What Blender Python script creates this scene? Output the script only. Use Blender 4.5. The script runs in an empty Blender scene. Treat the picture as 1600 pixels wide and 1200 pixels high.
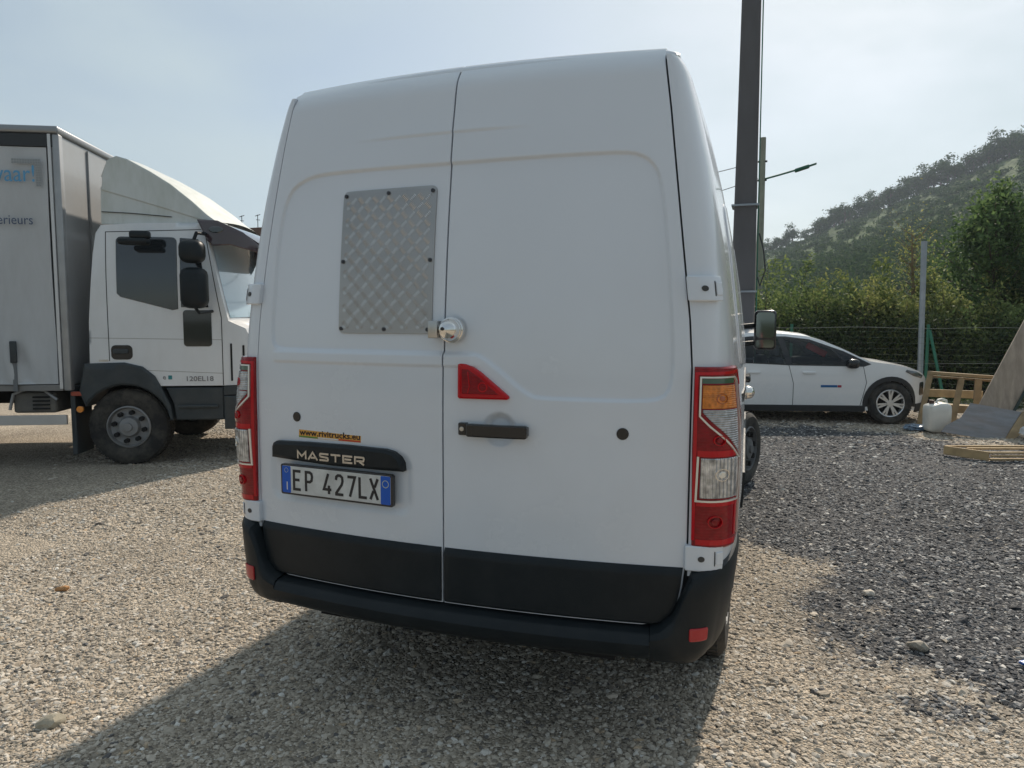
import bpy, bmesh, math, random
import numpy as np
from mathutils import Vector, Matrix
from mathutils.geometry import delaunay_2d_cdt
R = math.radians
random.seed(7); rng = np.random.default_rng(7)
SC = bpy.context.scene
COL = SC.collection

# ------------------------------------------------------------------ camera, light, exposure
CAMPOS = Vector((1.1121, -2.3774, 1.521)); YAW, PITCH, ROLL, FPX = .3411, -.0866, .0021, 1129.3
cd = bpy.data.cameras.new('camera'); cam = bpy.data.objects.new('camera', cd); COL.objects.link(cam)
cd.sensor_width = 36; cd.lens = FPX/1600*36; cd.clip_start = .05; cd.clip_end = 4000
F = Vector((-math.sin(YAW)*math.cos(PITCH), math.cos(YAW)*math.cos(PITCH), math.sin(PITCH)))
RT = Vector((math.cos(YAW), math.sin(YAW), 0)); UP = RT.cross(F)
R2 = RT*math.cos(ROLL)+UP*math.sin(ROLL); U2 = -RT*math.sin(ROLL)+UP*math.cos(ROLL)
m = Matrix((R2, U2, -F)).transposed().to_4x4(); m.translation = CAMPOS; cam.matrix_world = m
SC.camera = cam

SUNV = Vector((.15, 1.27, 1.0)).normalized()          # direction towards the sun
SUN_EL = math.asin(SUNV.z); SUN_AZ = math.atan2(SUNV.x, SUNV.y)
w = bpy.data.worlds.new('World'); SC.world = w; w.use_nodes = True
nt = w.node_tree; nt.nodes.clear()
def nd(t, typ, **kw):
    n = t.nodes.new(typ)
    for k, v in kw.items(): setattr(n, k, v)
    return n
out = nd(nt, 'ShaderNodeOutputWorld'); bg = nd(nt, 'ShaderNodeBackground')
sky = nd(nt, 'ShaderNodeTexSky', sky_type='NISHITA', sun_disc=False)
sky.sun_elevation = SUN_EL; sky.sun_rotation = SUN_AZ; sky.air_density = 1.0; sky.dust_density = 1.2; sky.ozone_density = 1.0
tc = nd(nt, 'ShaderNodeTexCoord'); mp = nd(nt, 'ShaderNodeMapping'); mp.inputs['Scale'].default_value = (1, 1.2, 3.2)
mp.inputs['Rotation'].default_value = (0, 0, .5)
ns = nd(nt, 'ShaderNodeTexNoise'); ns.inputs['Scale'].default_value = 1.9; ns.inputs['Detail'].default_value = 4; ns.inputs['Roughness'].default_value = .5
ns.inputs['Distortion'].default_value = .4
mr = nd(nt, 'ShaderNodeMapRange'); mr.inputs['From Min'].default_value = .3; mr.inputs['From Max'].default_value = .72
mr.inputs['To Min'].default_value = .42; mr.inputs['To Max'].default_value = .95
mx = nd(nt, 'ShaderNodeMix', data_type='RGBA'); mx.inputs[7].default_value = (5.3, 5.9, 6.15, 1)
nt.links.new(tc.outputs['Generated'], mp.inputs[0]); nt.links.new(mp.outputs[0], ns.inputs['Vector']); nt.links.new(ns.outputs[0], mr.inputs[0])
vd = nd(nt, 'ShaderNodeVectorMath', operation='DOT_PRODUCT'); vd.inputs[1].default_value = SUNV; nt.links.new(tc.outputs['Generated'], vd.inputs[0])
vr = nd(nt, 'ShaderNodeMapRange', interpolation_type='SMOOTHSTEP'); vr.inputs['From Min'].default_value = -.9; vr.inputs['From Max'].default_value = 1.0; vr.inputs['To Min'].default_value = .60; vr.inputs['To Max'].default_value = 1.22
nt.links.new(vd.outputs['Value'], vr.inputs[0]); vm = nd(nt, 'ShaderNodeVectorMath', operation='SCALE'); vm.inputs[0].default_value = (4.75, 5.60, 5.90)
nt.links.new(vr.outputs[0], vm.inputs['Scale']); nt.links.new(vm.outputs[0], mx.inputs[7]); nt.links.new(mr.outputs[0], mx.inputs[0]); nt.links.new(sky.outputs[0], mx.inputs[6]); nt.links.new(mx.outputs[2], bg.inputs[0])
bg.inputs[1].default_value = .10; nt.links.new(bg.outputs[0], out.inputs[0])
sl = bpy.data.lights.new('sun', 'SUN'); sl.energy = 4.7; sl.angle = R(1.6); sl.color = (1.0, .88, .735)
so = bpy.data.objects.new('sun', sl); COL.objects.link(so); so.rotation_euler = SUNV.to_track_quat('Z', 'Y').to_euler(); so.location = (0, 0, 30)
SC.view_settings.view_transform = 'Standard'; SC.view_settings.look = 'None'; SC.view_settings.gamma = 1
SC.view_settings.use_curve_mapping = False; SC.view_settings.exposure = 0.06
SC.cycles.max_bounces = 8; SC.cycles.transparent_max_bounces = 12; SC.cycles.volume_bounces = 0

# ------------------------------------------------------------------ materials
MATS = {}
def mat(name, col, rough=.5, metal=0, coat=0, spec=.5, trans=0, ior=1.45, vary=0, vscale=3, bump=0, bscale=60, dirt=None, dirt_scale=2.0, dirt_amt=.3, emit=None, stretch=(1, 1, 1), aniso=0, low_dirt=None):
    if name in MATS: return MATS[name]
    M = bpy.data.materials.new(name); M.use_nodes = True; t = M.node_tree; b = t.nodes['Principled BSDF']
    b.inputs['Base Color'].default_value = (*col, 1); b.inputs['Roughness'].default_value = rough; b.inputs['Metallic'].default_value = metal
    b.inputs['Coat Weight'].default_value = coat; b.inputs['Coat Roughness'].default_value = .06; b.inputs['Specular IOR Level'].default_value = spec
    b.inputs['Transmission Weight'].default_value = trans; b.inputs['IOR'].default_value = ior
    c = nd(t, 'ShaderNodeTexCoord'); mpn = nd(t, 'ShaderNodeMapping'); mpn.inputs['Scale'].default_value = stretch
    t.links.new(c.outputs['Object'], mpn.inputs[0]); src = None
    if vary:
        n = nd(t, 'ShaderNodeTexNoise'); n.inputs['Scale'].default_value = vscale; n.inputs['Detail'].default_value = 6; t.links.new(mpn.outputs[0], n.inputs['Vector'])
        h = nd(t, 'ShaderNodeMix', data_type='RGBA', blend_type='MULTIPLY'); h.inputs[0].default_value = 1; h.inputs[6].default_value = (*col, 1)
        r = nd(t, 'ShaderNodeMapRange'); r.inputs['From Min'].default_value = .3; r.inputs['From Max'].default_value = .7
        r.inputs['To Min'].default_value = 1-vary; r.inputs['To Max'].default_value = 1+vary*.6; t.links.new(n.outputs[0], r.inputs[0])
        t.links.new(r.outputs[0], h.inputs[7]); src = h.outputs[2]
    if dirt:
        n = nd(t, 'ShaderNodeTexNoise'); n.inputs['Scale'].default_value = dirt_scale; n.inputs['Detail'].default_value = 9; n.inputs['Roughness'].default_value = .7
        t.links.new(mpn.outputs[0], n.inputs['Vector'])
        r = nd(t, 'ShaderNodeMapRange'); r.inputs['From Min'].default_value = .42; r.inputs['From Max'].default_value = .75; r.inputs['To Max'].default_value = dirt_amt
        t.links.new(n.outputs[0], r.inputs[0]); fac = r.outputs[0]
        if low_dirt:
            sx = nd(t, 'ShaderNodeSeparateXYZ'); t.links.new(c.outputs['Object'], sx.inputs[0])
            r2 = nd(t, 'ShaderNodeMapRange'); r2.inputs['From Min'].default_value = low_dirt[0]; r2.inputs['From Max'].default_value = low_dirt[1]
            r2.inputs['To Min'].default_value = 1; r2.inputs['To Max'].default_value = 0.15; t.links.new(sx.outputs[2], r2.inputs[0])
            mm = nd(t, 'ShaderNodeMath', operation='MULTIPLY'); t.links.new(fac, mm.inputs[0]); t.links.new(r2.outputs[0], mm.inputs[1]); fac = mm.outputs[0]
        h = nd(t, 'ShaderNodeMix', data_type='RGBA'); h.inputs[7].default_value = (*dirt, 1); t.links.new(fac, h.inputs[0])
        if src: t.links.new(src, h.inputs[6])
        else: h.inputs[6].default_value = (*col, 1)
        src = h.outputs[2]
        rr = nd(t, 'ShaderNodeMapRange'); rr.inputs['To Min'].default_value = rough; rr.inputs['To Max'].default_value = min(1, rough+.5); t.links.new(fac, rr.inputs[0]); t.links.new(rr.outputs[0], b.inputs['Roughness'])
    if src: t.links.new(src, b.inputs['Base Color'])
    if bump:
        n = nd(t, 'ShaderNodeTexNoise'); n.inputs['Scale'].default_value = bscale; n.inputs['Detail'].default_value = 5; t.links.new(mpn.outputs[0], n.inputs['Vector'])
        bp = nd(t, 'ShaderNodeBump'); bp.inputs['Strength'].default_value = bump; bp.inputs['Distance'].default_value = .01; t.links.new(n.outputs[0], bp.inputs['Height']); t.links.new(bp.outputs[0], b.inputs['Normal'])
    MATS[name] = M; return M
DUST = (.34, .30, .24)
van_white = mat('van_white_paint', (.69, .73, .79), .24, coat=.6, vary=.03, vscale=1.2, dirt=(.52, .50, .46), dirt_scale=1.6, dirt_amt=.22, bump=.012, bscale=2.2, low_dirt=(.5, 2.0))
car_white = mat('car_white_paint', (.78, .79, .80), .25, coat=.7, dirt=DUST, dirt_scale=3, dirt_amt=.15, low_dirt=(.2, .9))
truck_white = mat('truck_white_paint', (.72, .74, .76), .32, coat=.5, dirt=(.45, .44, .41), dirt_scale=3, dirt_amt=.28, stretch=(1, 1, .4))
defl_white = mat('algae_stained_white_plastic', (.60, .63, .62), .5, dirt=(.30, .34, .27), dirt_scale=2.6, dirt_amt=.45, stretch=(2, 1, .7))
blk = mat('black_bumper_plastic', (.010, .0145, .018), .42, spec=.32, vary=.15, vscale=4, bump=.10, bscale=260, dirt=(.10, .105, .105), dirt_scale=7, dirt_amt=.09)
blk_gloss = mat('glossy_black_plastic', (.015, .016, .018), .22, coat=.3)
rubber = mat('tyre_rubber', (.022, .022, .022), .8, bump=.4, bscale=50, dirt=(.20, .18, .15), dirt_scale=6, dirt_amt=.5)
dark = mat('underbody_dark', (.012, .012, .013), .8)
seam = mat('door_seam_rubber', (.03, .032, .036), .6)
chrome = mat('chrome', (.82, .80, .77), .12, metal=1)
steel = mat('brushed_steel', (.55, .54, .52), .3, metal=1, vary=.1, vscale=20)
alu = mat('aluminium_tread', (.42, .41, .40), .40, metal=.85, vary=.12, vscale=4)
alu2 = mat('aluminium_bars', (.66, .65, .64), .27, metal=.95)
red_l = mat('red_lamp_plastic', (.52, .004, .012), .14, coat=.35, spec=.3)
red_d = mat('dark_red_lamp_plastic', (.26, .002, .008), .16, coat=.35, spec=.3, vary=.25, vscale=40)
red_b = mat('bright_red_lamp_edge', (.50, .004, .012), .14, coat=.4, spec=.3)
amber = mat('amber_lamp_plastic', (.72, .22, .02), .12, coat=.5, vary=.35, vscale=60)
def stripes_bump(M, scale, strength, axis='Z', kind='BANDS'):
    t = M.node_tree; b = t.nodes['Principled BSDF']; c = nd(t, 'ShaderNodeTexCoord'); wv = nd(t, 'ShaderNodeTexWave', wave_type=kind)
    if kind == 'BANDS': wv.bands_direction = axis
    wv.inputs['Scale'].default_value = scale; t.links.new(c.outputs['Object'], wv.inputs[0])
    bp = nd(t, 'ShaderNodeBump'); bp.inputs['Strength'].default_value = strength; bp.inputs['Distance'].default_value = .004
    t.links.new(wv.outputs[1], bp.inputs['Height']); t.links.new(bp.outputs[0], b.inputs['Normal'])
stripes_bump(amber, 45, .5); stripes_bump(red_d, 30, .15)
clear_l = mat('silvered_clear_lens', (.62, .64, .66), .16, metal=.55, coat=1, vary=.6, vscale=38)
stripes_bump(clear_l, 28, 1.0, 'X')
clear_s = mat('striped_clear_lens', (.55, .56, .58), .14, metal=.5, coat=1, vary=.4, vscale=60); stripes_bump(clear_s, 42, 1.2)
trimw = mat('silver_lamp_trim', (.80, .78, .72), .22, metal=.4, coat=.6)
green_l = mat('smoked_green_strip', (.05, .10, .06), .15, coat=1)
refl_r = mat('red_reflector', (.42, .02, .025), .25, coat=.3)
glass_d = mat('dark_window_glass', (.018, .022, .026), .04, spec=.8, coat=1)
glass_c = mat('clear_window_glass', (.55, .62, .66), .02, trans=1, ior=1.45)
glass_w = mat('windscreen_glass', (.10, .15, .19), .05, spec=1, coat=1)
mirror_m = mat('mirror_glass', (.22, .26, .26), .05, metal=1)
plate_w = mat('plate_white', (.66, .665, .65), .35, vary=.18, vscale=14, dirt=(.28, .27, .25), dirt_scale=9, dirt_amt=.4, bump=.25, bscale=18)
plate_b = mat('plate_blue', (.004, .10, .52), .35)
plate_k = mat('plate_black_ink', (.02, .02, .024), .4)
st_or = mat('sticker_orange', (.70, .36, .07), .5); st_gr = mat('sticker_green', (.10, .26, .05), .5); st_wh = mat('sticker_white', (.75, .72, .68), .5)
st_rd = mat('sticker_red', (.60, .05, .03), .5); st_nv = mat('sticker_navy', (.02, .02, .06), .5)
yel = mat('pale_yellow_ring', (.55, .58, .35), .5)

# ------------------------------------------------------------------ object helpers
def link(name, me, m=None, parent=None):
    o = bpy.data.objects.new(name, me); COL.objects.link(o)
    if m is not None and me is not None and len(me.materials) == 0: me.materials.append(m)
    if parent is not None: o.parent = parent
    return o
def finish(bm, name, m, parent=None, smooth=True, ang=35, mats=None):
    me = bpy.data.meshes.new(name); bm.to_mesh(me); bm.free()
    if mats:
        for q in mats: me.materials.append(q)
    if smooth and len(me.polygons):
        me.shade_smooth(); me.set_sharp_from_angle(angle=R(ang))
    return link(name, me, m, parent)
def nmesh(name, V, Fq, m, parent=None, smooth=False, ang=40):
    me = bpy.data.meshes.new(name); me.from_pydata([tuple(v) for v in V], [], [tuple(int(i) for i in f) for f in Fq])
    if smooth: me.shade_smooth(); me.set_sharp_from_angle(angle=R(ang))
    return link(name, me, m, parent)
def thing(name, label, cat, loc=(0, 0, 0), rz=0, group=None):
    o = bpy.data.objects.new(name, None); COL.objects.link(o); o.location = loc; o.rotation_euler = (0, 0, rz)
    o['label'] = label; o['category'] = cat
    if group: o['group'] = group
    return o
def tag(o, label, cat, group=None):
    o['label'] = label; o['category'] = cat
    if group: o['group'] = group
    return o
def box(bm, lo, hi, bev=0, M=None):
    g = bmesh.ops.create_cube(bm, size=1); vs = g['verts']
    for v in vs:
        v.co = Vector(((lo[0]+hi[0])/2+v.co.x*(hi[0]-lo[0]), (lo[1]+hi[1])/2+v.co.y*(hi[1]-lo[1]), (lo[2]+hi[2])/2+v.co.z*(hi[2]-lo[2])))
    if bev:
        es = list({e for v in vs for e in v.link_edges}); r = bmesh.ops.bevel(bm, geom=es, offset=bev, segments=3, profile=.5, affect='EDGES'); vs = r['verts']
    if M is not None:
        for v in {v for v in vs}: v.co = M @ v.co
    return vs
def tube(bm, pts, r, n=8, caps=True):
    pts = [Vector(p) for p in pts]; rings = []; rr = r if isinstance(r, (list, tuple)) else [r]*len(pts)
    prevx = None
    for i, p in enumerate(pts):
        d = (pts[min(i+1, len(pts)-1)]-pts[max(i-1, 0)]).normalized()
        a = prevx if prevx is not None else (Vector((0, 0, 1)) if abs(d.z) < .9 else Vector((1, 0, 0)))
        x = (a-d*a.dot(d)).normalized(); prevx = x; y = d.cross(x)
        rings.append([bm.verts.new(p+x*(rr[i]*math.cos(2*math.pi*k/n))+y*(rr[i]*math.sin(2*math.pi*k/n))) for k in range(n)])
    for a, b in zip(rings, rings[1:]):
        for k in range(n): bm.faces.new((a[k], a[(k+1) % n], b[(k+1) % n], b[k]))
    if caps: bm.faces.new(rings[0][::-1]); bm.faces.new(rings[-1])
def bar(bm, a, b, w_, h_, up=(0, 0, 1), bev=0):
    a = Vector(a); b = Vector(b); d = (b-a); L = d.length; d.normalize(); u = Vector(up); u = (u-d*u.dot(d)).normalized(); s = d.cross(u)
    M = Matrix((d, s, u)).transposed().to_4x4(); M.translation = a
    box(bm, (0, -w_/2, -h_/2), (L, w_/2, h_/2), bev, M)
def lathe(bm, prof, M, n=24, cap=True):
    rings = []
    for (x, r) in prof: rings.append([bm.verts.new(M @ Vector((x, r*math.cos(2*math.pi*k/n), r*math.sin(2*math.pi*k/n)))) for k in range(n)])
    for a, b in zip(rings, rings[1:]):
        for k in range(n): bm.faces.new((a[k], b[k], b[(k+1) % n], a[(k+1) % n]))
    if cap:
        bm.faces.new(rings[0]); bm.faces.new(rings[-1][::-1])
def resample(pl, step, closed=True):
    out = []; n = len(pl)
    for i in range(n if closed else n-1):
        a = pl[i]; b = pl[(i+1) % n]; L = math.hypot(b[0]-a[0], b[1]-a[1]); k = max(1, int(math.ceil(L/step)))
        for j in range(k): out.append((a[0]+(b[0]-a[0])*j/k, a[1]+(b[1]-a[1])*j/k))
    if not closed: out.append(tuple(pl[-1]))
    return out
def inside(P, poly):
    P = np.asarray(P, float); x, y = P[:, 0], P[:, 1]; r = np.zeros(len(P), bool); n = len(poly)
    for i in range(n):
        x1, y1 = poly[i]; x2, y2 = poly[(i+1) % n]
        if y1 == y2: continue
        c = ((y1 > y) != (y2 > y)) & (x < (x2-x1)*(y-y1)/(y2-y1)+x1); r ^= c
    return r
def sdist(P, poly):
    P = np.asarray(P, float); best = np.full(len(P), 1e9); n = len(poly)
    for i in range(n):
        a = np.array(poly[i]); b = np.array(poly[(i+1) % n]); d = b-a; L = d@d+1e-12
        t = np.clip(((P-a)@d)/L, 0, 1); q = P-(a+t[:, None]*d); best = np.minimum(best, np.hypot(q[:, 0], q[:, 1]))
    return np.where(inside(P, poly), best, -best)
def area2(p): return sum(p[i][0]*p[(i+1) % len(p)][1]-p[(i+1) % len(p)][0]*p[i][1] for i in range(len(p)))
def inset(pl, d):
    n = len(pl); out = []
    for i in range(n):
        a, b, c = pl[i-1], pl[i], pl[(i+1) % n]
        e1 = Vector((b[0]-a[0], b[1]-a[1])); e2 = Vector((c[0]-b[0], c[1]-b[1]))
        if e1.length < 1e-9 or e2.length < 1e-9: out.append(b); continue
        e1.normalize(); e2.normalize(); n1 = Vector((-e1.y, e1.x)); n2 = Vector((-e2.y, e2.x)); nn = n1+n2
        if nn.length < .2: nn = n1
        nn.normalize(); k = d/max(.5, nn.dot(n1)); out.append((b[0]+nn.x*k, b[1]+nn.y*k))
    return out
def patch(bm, outline, fn, d0, d1, grid=.05, bev=0, step=None, holes=()):
    """tile of surface fn(u,v,d): front face at offset d1, rim down to d0, optional bevelled edge"""
    ol = list(outline)
    if area2(ol) < 0: ol = ol[::-1]
    ol = resample(ol, step or grid)
    inn = inset(ol, bev) if bev else ol
    V = [Vector(p) for p in inn]; E = [(i, (i+1) % len(inn)) for i in range(len(inn))]
    for h in holes:
        h = resample(h, step or grid); b0 = len(V); V += [Vector(p) for p in h]; E += [(b0+i, b0+(i+1) % len(h)) for i in range(len(h))]
    xs = [p[0] for p in inn]; ys = [p[1] for p in inn]
    gx, gy = np.meshgrid(np.arange(min(xs)+grid*.5, max(xs), grid), np.arange(min(ys)+grid*.5, max(ys), grid)); G = np.c_[gx.ravel(), gy.ravel()]
    if len(G):
        keep = sdist(G, inn) > grid*.35
        for h in holes: keep &= sdist(G, h) < -grid*.35
        V += [Vector(p) for p in G[keep]]
    vv, ee, ff, _, _, _ = delaunay_2d_cdt(V, E, [], 0, 1e-6)
    cen = np.array([[(vv[f[0]].x+vv[f[1]].x+vv[f[2]].x)/3, (vv[f[0]].y+vv[f[1]].y+vv[f[2]].y)/3] for f in ff])
    ok = inside(cen, inn)
    for h in holes: ok &= ~inside(cen, h)
    bv = [bm.verts.new(fn(v.x, v.y, d1)) for v in vv]
    for f, k in zip(ff, ok):
        if k:
            try: bm.faces.new([bv[i] for i in f])
            except ValueError: pass
    # rims
    def near(p):
        return min(range(len(vv)), key=lambda i: (vv[i].x-p[0])**2+(vv[i].y-p[1])**2)
    n = len(inn); top = [bv[i] for i in range(n)] if len(vv) >= n and all(abs(vv[i].x-inn[i][0])+abs(vv[i].y-inn[i][1]) < 1e-5 for i in range(n)) else [bv[near(p)] for p in inn]
    rings = [top]
    if bev: rings.append([bm.verts.new(fn(p[0], p[1], d1-bev*.8)) for p in ol])
    if d0 != d1: rings.append([bm.verts.new(fn(p[0], p[1], d0)) for p in ol])
    for a, b in zip(rings, rings[1:]):
        for i in range(n):
            j = (i+1) % n
            try: bm.faces.new((a[j], a[i], b[i], b[j]))
            except ValueError: pass
def rrect(x0, y0, x1, y1, r, n=4):
    out = []
    for cx, cy, a in ((x1-r, y1-r, 0), (x0+r, y1-r, 90), (x0+r, y0+r, 180), (x1-r, y0+r, 270)):
        for k in range(n+1): t = R(a+90*k/n); out.append((cx+r*math.cos(t), cy+r*math.sin(t)))
    return out
def circ(cx, cy, r, n=24, ry=None): return [(cx+r*math.cos(2*math.pi*k/n), cy+(ry or r)*math.sin(2*math.pi*k/n)) for k in range(n)]
def P(name, outline, fn, d1, d0, m, parent, grid=.05, bev=0, smooth=True, ang=35, **k):
    bm = bmesh.new(); patch(bm, outline, fn, d0, d1, grid, bev, **k); bmesh.ops.recalc_face_normals(bm, faces=bm.faces)
    return finish(bm, name, m, parent, smooth, ang)
def ip(t, x): return float(np.interp(x, [a for a, b in t], [b for a, b in t]))
def text_mesh(name, s, size, M, m, parent, sx=1, bold=0, depth=.0008, align='LEFT'):
    cu = bpy.data.curves.new('text', 'FONT'); cu.body = s; cu.size = size; cu.offset = bold; cu.extrude = depth; cu.align_x = align; cu.resolution_u = 3
    t = bpy.data.objects.new('text', cu); COL.objects.link(t); bpy.context.view_layer.update()
    me = bpy.data.meshes.new_from_object(t.evaluated_get(bpy.context.evaluated_depsgraph_get())); bpy.data.objects.remove(t); bpy.data.curves.remove(cu)
    for v in me.vertices: v.co.x *= sx
    me.transform(M); me.materials.clear(); me.materials.append(m)
    return link(name, me, None, parent)
def ribbon(bm, pts, w_, fn, d, closed=False):
    """flat mitred stroke along pts"""
    pts = [Vector(p) for p in pts]; n = len(pts); L = []
    for i, p in enumerate(pts):
        a = pts[i-1] if (i or closed) else None; b = pts[(i+1) % n] if (i < n-1 or closed) else None
        if a is None: t = (b-p).normalized(); nn = Vector((-t.y, t.x)); k = 1
        elif b is None: t = (p-a).normalized(); nn = Vector((-t.y, t.x)); k = 1
        else:
            t1 = (p-a).normalized(); t2 = (b-p).normalized(); n1 = Vector((-t1.y, t1.x)); n2 = Vector((-t2.y, t2.x)); nn = (n1+n2).normalized(); k = 1/max(.4, nn.dot(n1))
        L.append((p+nn*w_/2*k, p-nn*w_/2*k))
    fr = [(bm.verts.new(fn(a.x, a.y, d)), bm.verts.new(fn(b.x, b.y, d)), bm.verts.new(fn(a.x, a.y, 0)), bm.verts.new(fn(b.x, b.y, 0))) for a, b in L]
    R_ = range(n if closed else n-1)
    for i in R_:
        a = fr[i]; b = fr[(i+1) % n]
        bm.faces.new((a[0], a[1], b[1], b[0])); bm.faces.new((a[0], b[0], b[2], a[2])); bm.faces.new((a[1], a[3], b[3], b[1]))
    if not closed: bm.faces.new((fr[0][0], fr[0][2], fr[0][3], fr[0][1])); bm.faces.new((fr[-1][0], fr[-1][1], fr[-1][3], fr[-1][2]))

def wheel(parent, loc, r, wd, rr, side, rz=0, kind='spoke', rimmat=None, facing=-1):
    """wheel about local x' axis; side = +1 outer face towards +axis. Axis direction given by rz"""
    W = bpy.data.objects.new('wheel', None); COL.objects.link(W); W.parent = parent; W.location = loc; W.rotation_euler = (0, 0, rz)
    M = Matrix.Identity(4); s = side; bm = bmesh.new(); h = wd/2
    prof = [(-h*.85, rr), (-h, rr+(r-rr)*.3), (-h*1.0, rr+(r-rr)*.7), (-h*.86, r-.012), (-h*.7, r), (h*.7, r), (h*.86, r-.012), (h*1.0, rr+(r-rr)*.7), (h, rr+(r-rr)*.3), (h*.85, rr), (h*.4, rr-.01)]
    lathe(bm, prof, M, 48, cap=False)
    nb = 56
    for k in range(nb):       # tread blocks
        a = 2*math.pi*k/nb
        for j, (x0, x1) in enumerate(((-.72*h, -.30*h), (-.22*h, .22*h), (.30*h, .72*h))):
            Mr = Matrix.Rotation(a+(.03 if j == 1 else 0), 4, 'X'); box(bm, (x0, -.36*2*math.pi*r/nb, r-.004), (x1, .36*2*math.pi*r/nb, r+.007), 0, Mr)
    finish(bm, 'tyre', rubber, W, True, 30)
    bm = bmesh.new(); f = s*h*.62
    if kind == 'truck':
        lathe(bm, [(s*h*.3, rr*.98), (s*h*.92, rr*.99), (s*h*.98, rr*.93), (s*h*.80, rr*.9), (f, rr*.86), (f*.9, rr*.62), (f*1.0, rr*.5), (s*h*.98, rr*.42), (s*h*1.02, rr*.2), (s*h*1.18, rr*.18), (s*h*1.2, .001)], M, 40, cap=False)
        rimo = finish(bm, 'rim', rimmat, W, True, 30)
        bm = bmesh.new(); tube(bm, [(f*.8, 0, 0), (s*h*1.0, 0, 0)], rr*.115, 6); o1 = finish(bm, 'wheel_nut', dark, W, True, 30)
        for k in range(8):
            a = 2*math.pi*k/8+.2; o2 = o1 if k == 0 else o1.copy(); o2.location = (0, rr*.68*math.cos(a), rr*.68*math.sin(a))
            if k: COL.objects.link(o2); o2.parent = W
    else:
        lathe(bm, [(s*h*.2, rr*.985), (s*h*.88, rr*1.0), (s*h*.93, rr*.97), (s*h*.86, rr*.90), (s*h*.3, rr*.86)], M, 40, cap=False)
        n = 7 if kind == 'spoke' else 5
        for k in range(n):
            a = 2*math.pi*k/n
            for da in (-.12, .12):
                Mr = Matrix.Rotation(a, 4, 'X')
                bar(bm, Mr @ Vector((f*1.05, math.sin(da*.4)*rr*.2, rr*.16)), Mr @ Vector((s*h*.82, math.sin(da)*rr*1.0, rr*.93)), .028, .022, up=Mr @ Vector((1, 0, 0)))
        tube(bm, [(f*.6, 0, 0), (f*1.35, 0, 0)], rr*.24, 20)
        finish(bm, 'rim', rimmat, W, True, 30)
        bm = bmesh.new(); lathe(bm, [(0, rr*.9), (s*.005, rr*.9)], M, 24); finish(bm, 'brake_disc', dark, W, False)
    return W

def body_strip(bm, top, hw, crown, nv=13, fnw=None):
    """roof/bonnet/front skin: sweep from near side to far side along the line of points top [(u,z)]"""
    rows = []
    for (u, z) in top:
        h = hw(u, z); row = []
        for j in range(nv):
            t = -1+2*j/(nv-1); t = math.copysign(abs(t)**.8, t); row.append(bm.verts.new(fnw(u, t, h, z+crown(u, z)*(1-abs(t)**2.4))))
        rows.append(row)
    for a, b in zip(rows, rows[1:]):
        for j in range(nv-1): bm.faces.new((a[j], a[j+1], b[j+1], b[j]))
    return rows

def text_on(name, s, size, x0, z0, fn, off, m, parent, sx=1, bold=0, depth=.0006):
    o = text_mesh(name, s, size, Matrix.Identity(4), m, parent, sx, bold, depth)
    for v in o.data.vertices: v.co = fn(x0+v.co.x, z0+v.co.y, off+v.co.z)
    return o
def seg_part(name, items, fn, off, m, parent):
    bm = bmesh.new()
    for pts, w_, closed in items: ribbon(bm, resample(pts, .02, closed), w_, lambda u, v, d: fn(u, v, off*d), 1, closed)
    bmesh.ops.recalc_face_normals(bm, faces=bm.faces); return finish(bm, name, m, parent, False)

# ================================================================== GROUND AND SETTING
def sstep(a, b, x): t = np.clip((x-a)/(b-a), 0, 1); return t*t*(3-2*t)
DARKPOLY = [(.2, 3.4), (.96, 2.85), (1.26, 2.41), (1.44, 1.71), (1.33, 1.25), (1.49, .95), (1.76, .92), (2.1, .86), (3.2, .9), (7, 1.6), (14, 3), (14, 8.2), (8, 7.6), (5.0, 7.6), (3.2, 8.3), (1.6, 9.0), (-.4, 8.6)]
def vnoise(x, y, s, seed=0):
    """smooth value noise"""
    g = np.random.default_rng(seed).random((64, 64)); x = x/s; y = y/s; xi = np.floor(x).astype(int); yi = np.floor(y).astype(int); fx = x-xi; fy = y-yi
    fx = fx*fx*(3-2*fx); fy = fy*fy*(3-2*fy); G = lambda a, b: g[a % 64, b % 64]
    return (G(xi, yi)*(1-fx)+G(xi+1, yi)*fx)*(1-fy)+(G(xi, yi+1)*(1-fx)+G(xi+1, yi+1)*fx)*fy
def darkness(x, y):
    n = (vnoise(x, y, .35, 1)-.5)*.55+(vnoise(x, y, .1, 2)-.5)*.22
    return sstep(-.12, .12, sdist(np.c_[x, y], DARKPOLY)*.6+n*.6)
def gheight(x, y):
    near = np.clip(1-np.hypot(x, y)/40, 0, 1)
    return ((vnoise(x, y, 1.3, 3)-.5)*.035+(vnoise(x, y, .4, 4)-.5)*.012)*near-.006
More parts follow.
